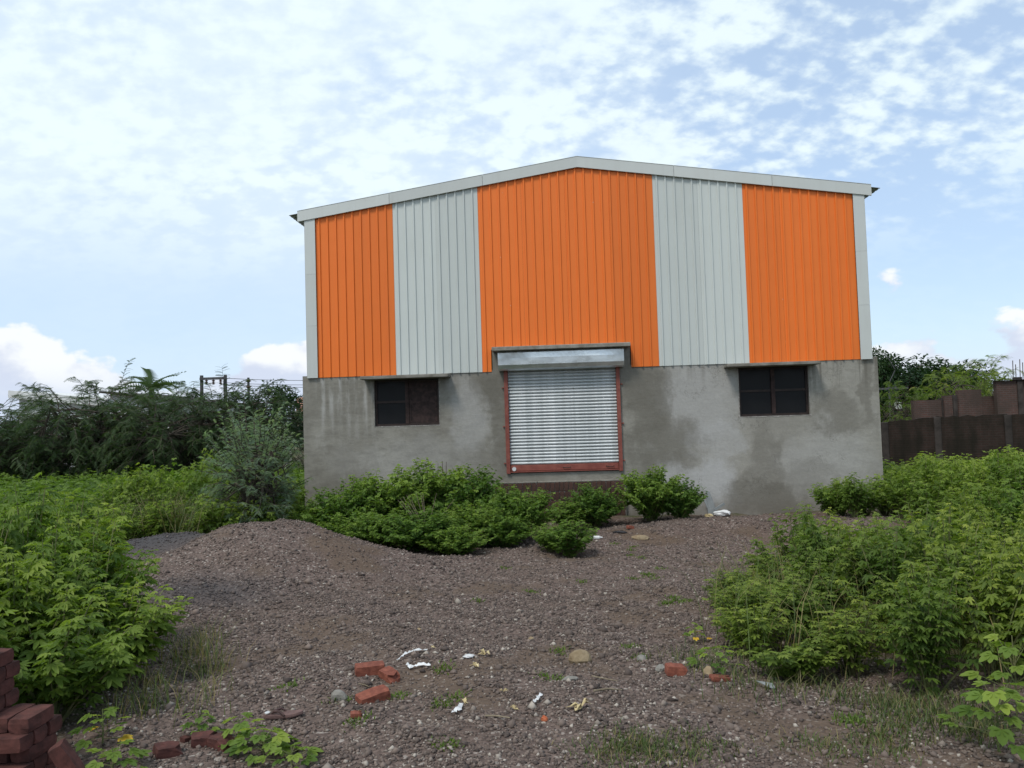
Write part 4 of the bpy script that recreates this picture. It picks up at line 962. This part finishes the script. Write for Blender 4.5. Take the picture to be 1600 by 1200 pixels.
# ------------------------------------------------------------------ trees
def feather_tree(seed, H, rad, ntwig, mat, twl=(0.7, 1.3), fl=0.34, nfr=13, low=0.12, tint_hi=0.25, droop=0.9, up=0.9):
    """thorny tree with arching branches: returns trunk and crown meshes"""
    r = np.random.RandomState(seed); trunk = MB(); P, D, N, S, T = [], [], [], [], []
    limbs = []
    for i in range(6):
        a = i*1.05+r.uniform(-0.3, 0.3); e = np.array([math.cos(a)*rad*r.uniform(0.45, 0.8), math.sin(a)*rad*r.uniform(0.45, 0.8), H*r.uniform(0.48, 0.74)])
        c = np.array([e[0]*0.25, e[1]*0.25, e[2]*0.55]); pts = [(1-t)**2*np.zeros(3)+2*t*(1-t)*c+t*t*e for t in np.linspace(0, 1, 7)]
        trunk.tube(pts, [0.11*(1-0.8*t)*H/4.5+0.008 for t in np.linspace(0, 1, 7)], 6); limbs.append(pts)
    lump = [(r.uniform(0, 6.28), r.uniform(-0.6, 1), r.uniform(0.15, 0.45)) for _ in range(9)]
    for i in range(ntwig):
        a = r.uniform(0, 6.28); u = r.uniform(-1, 1); rr_ = r.uniform(0.35, 1.0)**0.55
        bump_ = 1+sum(k_*math.exp(-((math.cos(a-la)-1)*-6)-(u-lu)**2*5) for la, lu, k_ in lump)*0.45
        q = np.array([math.cos(a)*math.sqrt(1-u*u*0.8)*rad*rr_*bump_, math.sin(a)*math.sqrt(1-u*u*0.8)*rad*rr_*bump_, H*(low+(0.93-low)*(0.5+0.5*u*rr_))])
        L = r.uniform(*twl); o = np.array([math.cos(a), math.sin(a), 0])+r.normal(0, 0.35, 3); rise = up*max(0, u)+r.uniform(0.0, 0.5)
        pts = [q+o*L*t*0.8+np.array([0, 0, L*(rise*t-droop*t*t)]) for t in np.linspace(0, 1, 5)]
        trunk.tube(pts, [0.012, 0.010, 0.008, 0.006, 0.003], 3, False)
        lim = limbs[r.randint(6)][r.randint(3, 7)]
        if i % 3 == 0: trunk.tube([lim, (lim+q)/2+np.array([0, 0, 0.15]), q], [0.03, 0.022, 0.012], 4, False)
        for j in range(nfr):
            t = (j+0.5)/nfr*4; k_ = min(int(t), 3); p = pts[k_]*(1-(t-k_))+pts[k_+1]*(t-k_); s_ = 1 if j % 2 else -1
            tan = pts[k_+1]-pts[k_]; sd_ = np.cross(tan, [0, 0, 1.0]); sd_ = sd_/(np.linalg.norm(sd_)+1e-6)
            d = sd_*s_*r.uniform(0.5, 1.1)+tan/np.linalg.norm(tan)*r.uniform(0.3, 0.9)+np.array([0, 0, r.uniform(-0.5, 0.3)])
            P.append(p); D.append(d); N.append(np.array([0, 0, 1])+r.normal(0, 0.4, 3)); S.append(fl*r.uniform(0.7, 1.2)); T.append((r.uniform(0, 1), r.uniform(0, 1) if r.rand() < tint_hi else 0, 0))
    tv, tf = frond(8, 0.26, 0.045); V, F = place(tv, tf, P, D, N, S)
    return np_mesh('crown', V, F, mat, np.repeat(np.array(T), len(tv), 0)), trunk.mesh('trunk', 'bark')
def put_tree(pr, loc, rz, sc, label, cat, group, name):
    e = tag(empty(name, loc, rz, sc), label, cat, group); obj('crown', pr[0], e); obj('trunk', pr[1], e); return e
PROS = [feather_tree(400+i, 4.6, 2.6, 430, 'prosopis_leaf', (0.6, 1.15), 0.25, 17, 0.03, 0.3, 0.7, 0.8) for i in range(3)]
thorny = ((-40, 34, 4.4, 2.9, 'thorny tree at the far end of the dark row, beyond the white shed'), (60, 33.5, 3.35, 3.0, 'thorny tree in front of the pale shed roof'), (140, 33, 4.9, 2.7, 'tall thorny tree with upright tips between pale shed and palm'),
          (215, 33.5, 4.2, 2.5, 'thorny tree in front of the palm'), (295, 31, 4.4, 2.7, 'thorny tree with gaps of sky in its crown, below the H-shaped pole'), (365, 32, 4.4, 2.6, 'thorny tree with dense dark crown right of the H-shaped pole'),
          (20, 38, 3.7, 3.0, 'thorny tree standing behind the one at the pale shed roof'), (255, 37, 3.9, 2.8, 'thorny tree tucked behind the palm'))
for i, (px, d, h, rad, lab) in enumerate(thorny):
    p = at(px, 700, d); put_tree(PROS[i % 3], gp(p.x, p.y, -0.1), i*1.7, (rad/2.6, rad/2.6, h/4.6), lab, 'tree', 'dark thorny trees behind the weed field', 'thorny_tree')
ACA = feather_tree(450, 2.4, 0.80, 330, 'acacia_leaf', (0.25, 0.6), 0.14, 15, 0.06, 0.35, 0.15, 1.1)
p = at(398, 790, 16.0); put_tree(ACA, gp(p.x, p.y, -0.05), 0.6, (0.82, 0.82, 1.12), 'blue-green feathery acacia shrub behind the gravel heap', 'shrub', None, 'acacia_shrub')

def broad_tree(seed, H, rad, ncl, per, mat, leaf=0.2, low=0.3):
    r = np.random.RandomState(seed); trunk = MB(); P, D, N, S, T = [], [], [], [], []
    trunk.tube([(0, 0, -0.2), (0.05, 0, H*0.25), (0.0, 0.1, H*0.5), (0.1, 0, H*0.8)], [0.22, 0.17, 0.12, 0.05], 8)
    for i in range(ncl):
        a = r.uniform(0, 6.28); u = r.uniform(-0.9, 1); k_ = r.uniform(0.45, 1)**0.6
        q = np.array([math.cos(a)*math.sqrt(1-u*u)*rad*k_, math.sin(a)*math.sqrt(1-u*u)*rad*k_, H*(low+(0.95-low)*(0.5+0.5*u*k_))])
        trunk.tube([(0, 0, q[2]*0.55), q*np.array([0.5, 0.5, 0.85]), q], [0.06, 0.04, 0.015], 4, False)
        cr = rad*r.uniform(0.16, 0.30); hi = r.uniform(0, 1)
        for j in range(per):
            d = r.normal(0, 1, 3); d /= np.linalg.norm(d); p = q+d*cr*r.uniform(0.35, 1)**0.5*np.array([1.15, 1.15, 0.7])
            P.append(p); D.append(d*np.array([1, 1, 0.4])+r.normal(0, 0.4, 3)); N.append(np.array([0, 0, 1])+0.6*d+r.normal(0, 0.3, 3)); S.append(leaf*r.uniform(0.7, 1.3)); T.append((np.clip(hi*0.6+r.uniform(0, 0.5), 0, 1), r.uniform(0, 0.6) if d[2] > 0.5 and r.rand() < 0.25 else 0, 0))
    tv, tf = leaf_oval(); V, F = place(tv, tf, P, D, N, S)
    return np_mesh('crown', V, F, mat, np.repeat(np.array(T), len(tv), 0)), trunk.mesh('trunk', 'bark')
BRO = [broad_tree(500+i, 6.0, 2.8, 95, 110, 'tree_leaf', 0.24) for i in range(2)]
for i, (px, d, h, rad, lab) in enumerate(((428, 37, 4.6, 1.7, 'dark broad-leaved tree beside the cream house'), (1405, 47, 5.7, 3.1, 'dark broad-leaved tree touching the right edge of the warehouse'),
                                       (1364, 46, 6.2, 1.6, 'tall slim tree mostly hidden behind the right edge of the warehouse'), (1462, 49, 5.4, 3.4, 'spreading dark tree behind the lattice power pole'))):
    p = at(px, 680, d); put_tree(BRO[i % 2], gp(p.x, p.y, -0.1), i*2.1, (rad/2.8, rad/2.8, h/6.0), lab, 'tree', 'broad-leaved trees around the warehouse', 'broad_leaved_tree')
LITE = feather_tree(460, 4.6, 2.6, 260, 'rank_leaf', low=0.05, tint_hi=0.1)
for i, (px, d, h, rad, lab) in enumerate(((1515, 40, 4.9, 2.2, 'lighter green feathery tree above the unfinished brick building'), (1418, 36, 3.7, 1.3, 'light green bush-like tree beside the lattice power pole'), (1545, 43, 4.3, 1.6, 'small feathery tree beside the taller brick block'))):
    p = at(px, 680, d); put_tree(LITE, gp(p.x, p.y, -0.1), i*2.6+0.4, (rad/2.6, rad/2.6, h/4.6), lab, 'tree', 'feathery trees by the brick building', 'feathery_tree')
# palm
pp = at(237, 640, 43); palm = tag(empty('palm_tree', gp(pp.x, pp.y, -0.1)), 'palm tree with drooping fronds showing above the thorny trees', 'tree')
zt = at(237, 605, 43).z; MB().tube([(0, 0, 0), (0.05, 0, zt*0.5), (0, 0, zt)], [0.2, 0.16, 0.14], 9).build('trunk', 'bark', palm)
tv, tf = frond(15, 0.25, 0.026, 0.75); r = np.random.RandomState(3)
for i in range(17):
    a = i*2.4; el = r.uniform(0.1, 1.2); V, F = place(tv, tf, [(0, 0, 0)], [(math.cos(a)*math.cos(el), math.sin(a)*math.cos(el), math.sin(el))], [(r.normal(0, 0.3), r.normal(0, 0.3), 1)], [r.uniform(1.3, 1.9)])
    obj('frond', np_mesh('frond', V, F, 'prosopis_leaf', np.tile([[r.uniform(0.3, 1), 0.3, 0]], (len(V), 1))), palm, (0, 0, zt))
# far tree line closing the horizon
r = np.random.RandomState(77); tv, tf = leaf_oval(); P, S, T = [], [], []
for i in range(20000):
    a = r.uniform(-1.35, 1.35); d = r.uniform(120, 190); h = (4.0+1.8*math.sin(a*9)+1.2*math.sin(a*23+1)+0.8*math.sin(a*61))*r.uniform(0, 1)**0.6
    P.append((CAM.x+d*math.sin(a), CAM.y+d*math.cos(a), h)); S.append(r.uniform(0.7, 1.5)); T.append((r.uniform(0, 1), 0, 0))
n = len(P); V, F = place(tv, tf, P, r.normal(0, 1, (n, 3)), r.normal(0, 1, (n, 3)), S)
tag(obj('distant_woods', np_mesh('distant_woods', V, F, 'tree_leaf', np.repeat(np.array(T), 4, 0))), 'far dark line of woods along the horizon', 'woods', None, 'stuff')

# ------------------------------------------------------------------ brick stack at the left, loose bricks, stones and litter
BR = [MB().box(-0.115, 0.115, -0.055, 0.055, 0, 0.075, 0.006).mesh('brick', 'shaded_brown_brick')]
def rough_brick(seed, L, W, H, mat, frag=False):
    import bmesh
    rr = random.Random(seed); bm = bmesh.new(); bmesh.ops.create_cube(bm, size=1)
    bmesh.ops.subdivide_edges(bm, edges=bm.edges[:], cuts=2, use_grid_fill=True)
    for v in bm.verts:
        c = Vector(v.co); n_ = sum(1 for q in c if abs(abs(q)-0.5) < 1e-3)
        k_ = 1.0 - (0.07 if n_ == 3 else 0.025 if n_ == 2 else 0)
        if frag and c.x > 0.1: c.x -= rr.uniform(0.0, 0.45)*(0.5+c.z)
        v.co = Vector((c.x*L*k_, c.y*W*k_, (c.z*k_+0.5)*H))+Vector([rr.uniform(-1, 1)*0.0022 for _ in range(3)])
    me = bpy.data.meshes.new('brick'); bm.to_mesh(me); bm.free(); me.materials.append(M[mat]); return me
BRS = [rough_brick(i, 0.23, 0.108, 0.074, 'shaded_brown_brick') for i in range(4)]
def stack():
    rr = random.Random(9); base = at(-14, 1150, 4.2); bx, by = base.x, base.y; z0 = float(gz(bx, by))
    def put(x, y, z, rz, lab, tilt=(0, 0), grp='bricks in the corner stack'):
        o = obj('brick', rr.choice(BRS), None, (bx+x, by+y, z)); o.rotation_euler = (tilt[0], tilt[1], rz); tag(o, lab, 'brick', grp); return o
    hh = 0.0755; lay = 'shade-coloured red brick lying in the body of the corner stack'
    ncols = [3, 3, 3, 3, 3, 2, 2, 2, 2, 2]
    for L_ in range(9):
        z = z0+0.005+L_*hh; al = L_ % 2
        for i in range(3):
            for j in range(3):
                if al:
                    x = -0.30+i*0.238; y = -0.13+j*0.118
                    if i >= ncols[L_]: continue
                else:
                    x = -0.34+i*0.24 if False else -0.36+ (i*3+j)*0.118; y = 0.0
                    if (i*3+j) > ncols[L_]*2-1: continue
                if al: put(x+rr.uniform(-0.008, 0.008), y+rr.uniform(-0.006, 0.006), z, rr.uniform(-0.04, 0.04), lay)
                else: put(x+rr.uniform(-0.006, 0.006), y+rr.uniform(-0.01, 0.01), z, math.pi/2+rr.uniform(-0.04, 0.04), lay)
    put(-0.06, -0.06, z0+0.005+9*hh, 0.10, 'shade-coloured brick lying alone on top of the corner stack', grp=None)
    o = put(0.40, -0.05, z0+0.012, 0.35, 'shade-coloured brick leaning on its edge against the right foot of the corner stack', (0, 1.05), None); o.location.z = z0+0.11; o.location.x = bx+0.42
stack()
RB_ = [rough_brick(20+i, 0.22, 0.108, 0.074, 'red_brick') for i in range(2)]; RF = [rough_brick(30+i, 0.15, 0.10, 0.07, 'red_brick', True) for i in range(4)]; DF = [rough_brick(40+i, 0.15, 0.10, 0.065, 'shaded_brown_brick', True) for i in range(4)]
for me, px, py, rz, tilt, lab in ((RB_[0], 578, 1052, 0.35, (0.05, 0), 'clean whole red brick lying on the gravel'), (RF[0], 609, 1062, -0.7, (0.1, 0.15), 'broken red brick piece right beside the whole brick'), (RB_[1], 583, 1096, 0.65, (0.16, -0.12), 'red brick half sunk at a tilt, nearer the sandal than the whole brick'),
                            (RF[1], 1056, 1054, 0.1, (0, 0.1), 'bright red half brick by the tip of the right thicket'), (RF[2], 1126, 1063, 0.2, (0.0, 0.1), 'flat red brick shard under the right thicket edge'), (DF[3], 320, 1162, 0.4, (0.1, 0), 'brown brick shard beside the small seedling clump'),
                            (DF[0], 347, 1168, -0.4, (0, 0), 'squat brown brick lump right of the other shards'), (DF[1], 262, 1180, 0.7, (0.1, 0.1), 'half hidden reddish brick lump right of the corner stack'), (DF[2], 292, 1158, 1.1, (0.1, 0.1), 'small brown brick crumb left of the seedling clump'), (RF[3], 985, 826, 0.4, (0.0, 0.1), 'red brick shard near the foot of the plinth'), (RF[2], 557, 1120, 0.3, (0.1, 0), 'tiny orange brick chip below the half sunk brick')):
    p = on_ground(px, py); o = obj('brick', me, None, gp(p.x, p.y, -0.006)); o.rotation_euler = (tilt[0], tilt[1], rz)
    if 'tiny' in lab or 'crumb' in lab: o.scale = (0.5, 0.5, 0.5)
    if 'flat' in lab: o.scale = (1.0, 0.8, 0.45)
    tag(o, lab, 'brick', 'loose bricks on the gravel')
def rock(seed, sx, sy, sz, mat):
    import bmesh
    rr = np.random.RandomState(seed); bm = bmesh.new(); bmesh.ops.create_icosphere(bm, subdivisions=2, radius=1); dirs = rr.normal(0, 1, (7, 3)); dirs /= np.linalg.norm(dirs, axis=1, keepdims=True); off = rr.uniform(0.6, 0.9, 7)
    for v in bm.verts:
        c = np.array(v.co)
        for d, o_ in zip(dirs, off):
            e = c@d-o_
            if e > 0: c = c-d*e*0.9
        v.co = Vector((c[0]*sx, c[1]*sy, c[2]*sz))
    me = bpy.data.meshes.new('stone'); bm.to_mesh(me); bm.free(); me.materials.append(M[mat]); return me
for i, (px, py, sx, sy, sz, mat, lab) in enumerate(((907, 1035, 0.10, 0.075, 0.075, 'rock_tan', 'largest tan boulder beside a grass tuft on the gravel'), (1033, 1048, 0.055, 0.04, 0.035, 'rock_grey', 'grey stone left of the bright red half brick'), (1107, 1054, 0.05, 0.04, 0.045, 'rock_tan', 'pale tan stone between half brick and flat shard'),
                                      (530, 1094, 0.07, 0.045, 0.05, 'rock_grey', 'pale grey pyramid stone left of the half sunk brick'), (890, 1063, 0.07, 0.04, 0.02, 'rock_grey', 'flat grey stone below the tan boulder'), (767, 845, 0.12, 0.09, 0.09, 'rock_grey', 'grey stone at the foot of the bushes by the plinth'),
                                      (1003, 1032, 0.05, 0.04, 0.03, 'rock_grey', 'slaty stone right of the tan boulder'), (1000, 842, 0.2, 0.1, 0.06, 'rock_tan', 'long low tan stone in front of the plinth'), (830, 1000, 0.03, 0.025, 0.02, 'rock_tan', 'small pale pebble up the slope from the tan boulder'), (655, 985, 0.025, 0.02, 0.02, 'rock_tan', 'small pale pebble up the slope from the white strip'))):
    p = on_ground(px, py); o = obj('stone', rock(600+i, sx, sy, sz, mat), None, gp(p.x, p.y, sz*0.35)); o.rotation_euler = (0, 0, i*0.9); tag(o, lab, 'stone', 'larger stones on the gravel')
# grey sheet offcuts
def slab_piece(px, py, poly, th, lab, mat='asbestos', rot=(0, 0, 0), dz=0.03):
    p = on_ground(px, py); o = MB().prism(poly, 'z', 0, th).build('sheet_offcut', mat, None, loc=gp(p.x, p.y, dz)); o.rotation_euler = rot; tag(o, lab, 'sheet', 'grey sheet offcuts'); return o
slab_piece(1196, 1076, [(-0.06, 0.03), (0.05, 0.0), (0.055, -0.05), (0.035, -0.055)], 0.006, 'small wedge of pale grey sheet below the right thicket', rot=(0.35, 0, 0))
slab_piece(1185, 799, [(-0.33, 0.0), (0.28, 0.05), (0.33, 0.16), (-0.30, 0.18)], 0.02, 'long grey sheet offcut lying at the wall foot under the right window', rot=(0.2, 0, 0.0), dz=0.05)
slab_piece(1222, 797, [(-0.25, 0.0), (0.25, 0.04), (0.22, 0.14), (-0.25, 0.14)], 0.02, 'shorter grey sheet offcut at the wall foot nearer the right corner', rot=(0.15, 0.05, 0.1), dz=0.10)
for px, x1, zt, rot, lab in ((1108, 0.22, 0.62, (-0.14, -0.16, 0), 'tall grey board leaning on the wall beside the bright bush'), (1112, 0.12, 0.42, (-0.20, -0.42, 0.2), 'shorter grey board crossing the tall leaning one')):
    p = at(px, 795, 19.05); o = MB().prism([(0, 0), (x1, 0), (x1*0.75, zt*0.9), (x1*0.3, zt)], 'y', 0, 0.015).build('leaning_board', 'asbestos', None, loc=gp(p.x-0.08, -0.18, -0.02)); o.rotation_euler = rot; tag(o, lab, 'board')
p = at(1120, 786, 19.0); o = MB().box(-0.14, 0.14, -0.012, 0.012, -0.03, 0.03, 0.004).build('board_scrap', 'asbestos', None, loc=(p.x, -0.22, 0.20)); o.rotation_euler = (0.1, -0.55, 0); tag(o, 'short grey board scrap tilted above the white plastic bag', 'board')
# litter
def crumple(seed, s, mat, name='scrap'):
    import bmesh
    rr = np.random.RandomState(seed); bm = bmesh.new(); bmesh.ops.create_icosphere(bm, subdivisions=3, radius=1); ph = rr.uniform(0, 6, 6); fr_ = rr.uniform(2, 6, (6, 3))
    for v in bm.verts:
        c = np.array(v.co); n_ = sum(math.sin(fr_[i]@c+ph[i]) for i in range(6))/6; k_ = 1+0.45*n_+rr.uniform(-0.05, 0.05); v.co = Vector(c*k_*np.array(s))
    me = bpy.data.meshes.new(name); bm.to_mesh(me); bm.free(); me.materials.append(M[mat]); return me
p = at(1128, 803, 18.6); o = obj('plastic_bag', crumple(1, (0.20, 0.12, 0.075), 'white_plastic'), None, gp(p.x, p.y, 0.06)); tag(o, 'crumpled white plastic bag at the wall beside the leaning boards', 'bag')
p = at(1108, 806, 18.3); o = obj('plastic_scrap', crumple(2, (0.10, 0.07, 0.05), 'husk'), None, gp(p.x, p.y, 0.02)); tag(o, 'small cream scrap left of the white plastic bag', 'litter')
def ribbon(pxs, wd, lab, mat='white_plastic', seed=1):
    rr = random.Random(seed); pts = [on_ground(a, b) for a, b in pxs]; fine = []
    for a, b in zip(pts, pts[1:]):
        for t in range(5): fine.append(a.lerp(b, t/5)+Vector((rr.uniform(-.006, .006), rr.uniform(-.006, .006), 0)))
    fine.append(pts[-1]); c0 = fine[0].copy(); v = []; f = []
    for i, q in enumerate(fine):
        d = (fine[min(i+1, len(fine)-1)]-fine[max(0, i-1)]).normalized(); s_ = Vector((-d.y, d.x, 0))*wd*rr.uniform(0.5, 1.3); z = float(gz(q.x, q.y))+0.010; tw = rr.uniform(-0.012, 0.020)
        v += [Vector((q.x, q.y, z+0.012+max(tw, 0)))-c0+s_, Vector((q.x, q.y, z+0.012+max(-tw, 0)))-c0-s_]
    n_ = len(fine); f = [(2*i, 2*i+1, 2*i+3, 2*i+2) for i in range(n_-1)]
    o = MB().add(v, f).build('plastic_strip', mat, None, loc=c0); o.modifiers.new('t', 'SOLIDIFY').thickness = 0.002; tag(o, lab, 'litter')
ribbon([(620, 1037), (634, 1027), (650, 1021), (668, 1020)], 0.008, 'curved white plastic strip right of the whole red brick')
ribbon([(636, 1042), (641, 1049), (655, 1045), (673, 1045)], 0.010, 'hooked white plastic strip below the curved one', seed=2)
ribbon([(709, 1119), (717, 1114), (721, 1104)], 0.014, 'bent white plastic strip beside a cream scrap and a grass tuft', seed=3)
ribbon([(835, 1102), (841, 1098), (846, 1090)], 0.009, 'tiny white strip at the middle of the near gravel', seed=4)
def husk(px, py, s, lab, seed, n=9):
    rr = random.Random(seed); p = on_ground(px, py); b = MB(); a0 = rr.uniform(0, 6.28)
    for i in range(n):
        a = a0+rr.uniform(-0.75, 0.75)+(math.pi if i % 4 == 0 else 0); d = Vector((math.cos(a), math.sin(a), 0))*rr.uniform(0.5, 1.0); w_ = Vector((-d.y, d.x, rr.uniform(-.5, .5)))*s*rr.uniform(0.08, 0.3); up = Vector((0, 0, s*rr.uniform(0.05, 0.5)))
        b.add([-w_*0.5, w_*0.5, d*s*0.5+up+w_, d*s*0.5+up-w_, d*s*rr.uniform(0.8, 1.1)+up*0.4], [(0, 1, 2, 3), (3, 2, 4)])
    o = b.build('dry_husk', 'husk', None, loc=gp(p.x, p.y, 0.012)); o.modifiers.new('t', 'SOLIDIFY').thickness = 0.002; tag(o, lab, 'husk', 'dry straw husks on the gravel')
for i, (px, py, s, lab) in enumerate(((758, 1026, 0.075, 'cream dry husk beside a pale plastic scrap'), (745, 1044, 0.07, 'frayed cream husk just below another one'), (908, 1108, 0.10, 'biggest straw coloured husk on the near gravel'), (787, 1084, 0.04, 'small yellow straw wisp above another wisp'), (804, 1111, 0.045, 'small yellow straw wisp below another wisp'), (727, 1101, 0.05, 'cream scrap by the bent white strip'), (676, 1014, 0.035, 'cream scrap at the end of the curved white strip'))): husk(px, py, s, lab, 40+i)
p = on_ground(733, 1028); tag(obj('plastic_scrap', crumple(5, (0.045, 0.03, 0.014), 'white_plastic'), None, gp(p.x, p.y, 0.012)), 'pale plastic scrap left of the cream husk', 'litter')
p = on_ground(851, 1127); tag(obj('orange_scrap', crumple(6, (0.02, 0.018, 0.02), 'cloth_orange'), None, gp(p.x, p.y, 0.012)), 'tiny orange scrap on the near gravel', 'litter')
p = on_ground(968, 833); tag(obj('dark_rag', crumple(7, (0.16, 0.06, 0.03), 'dark_rag'), None, gp(p.x, p.y, 0.02)), 'flat dark rag in front of the plinth', 'rag')
p = on_ground(932, 843); tag(obj('plastic_bottle', MB().tube([(-0.12, 0, 0.035), (-0.11, 0, 0.035), (0.05, 0, 0.035), (0.09, 0, 0.035), (0.12, 0, 0.035)], [0.02, 0.035, 0.035, 0.014, 0.014], 10).mesh('plastic_bottle', 'white_plastic', False), None, gp(p.x, p.y, 0.003)), 'pale plastic bottle lying in front of the plinth', 'bottle')
def stick(a, c, r_, lab):
    p, q = on_ground(*a), on_ground(*c); m_ = (p+q)/2+Vector((0.0, 0.01, 0)); z = lambda v: Vector((v.x, v.y, float(gz(v.x, v.y))+0.016))-z0
    z0 = Vector((0, 0, 0)); z0 = z(p); o = MB().tube([Vector((0, 0, 0)), z(m_), z(q)], [r_, r_*0.9, r_*0.6], 6).build('stick', 'twig', None, loc=z0); tag(o, lab, 'stick', 'sticks on the gravel')
stick((758, 1123), (797, 1127), 0.006, 'straight pale stick lying below the straw wisps'); stick((925, 1060), (965, 1068), 0.005, 'thin pale stick right of the flat grey stone'); stick((928, 1084), (972, 1082), 0.008, 'dark crooked stick above the biggest husk'); stick((560, 1072), (577, 1077), 0.005, 'short twig between the two red bricks')
# sandal
def sandal():
    p = on_ground(443, 1124); e = tag(empty('sandal', gp(p.x, p.y, 0.012), 0.16), 'single worn brown sandal lying on the gravel', 'sandal'); L = 0.25
    out = []
    for i in range(28):
        t = i/28*2*math.pi; x = math.cos(t)*L/2; wd = 0.036+0.010*math.sin((x/L+0.1)*4.0) - 0.010*math.exp(-((x+0.01)/0.03)**2); out.append((x, math.sin(t)*wd))
    b = MB(); n_ = len(out)
    lv = [(0.0, 1.0), (0.008, 1.04), (0.020, 1.0)]
    v = [(x*s_, y*s_, z+0.018*max(0, abs(x)/L*2-0.55)**1.5+0.006*math.sin(x*14)) for z, s_ in lv for x, y in out]
    f = [tuple(range(n_))[::-1], tuple(2*n_+i for i in range(n_))]+[(k_*n_+i, k_*n_+(i+1) % n_, (k_+1)*n_+(i+1) % n_, (k_+1)*n_+i) for k_ in range(2) for i in range(n_)]
    b.add(v, f).build('sole', 'sandal_sole', e)
    for s_ in (-1, 1):
        MB().tube([(-0.075, 0, 0.022), (-0.055, 0.010*s_, 0.040), (-0.02, 0.030*s_, 0.045), (0.012, 0.040*s_, 0.020)], [0.005, 0.008, 0.008, 0.007], 6).build('strap', 'sandal_strap', e)
    b = MB(); pts = [(math.cos(t), math.sin(t)) for t in np.linspace(0, 6.283, 11)[:-1]]; b.prism([(-0.103+0.017*x, 0.004+0.021*y) for x, y in pts], 'z', 0.030, 0.033).build('worn_toe_patch', 'white_plastic', e)
sandal()
# scattered fallen pale chips
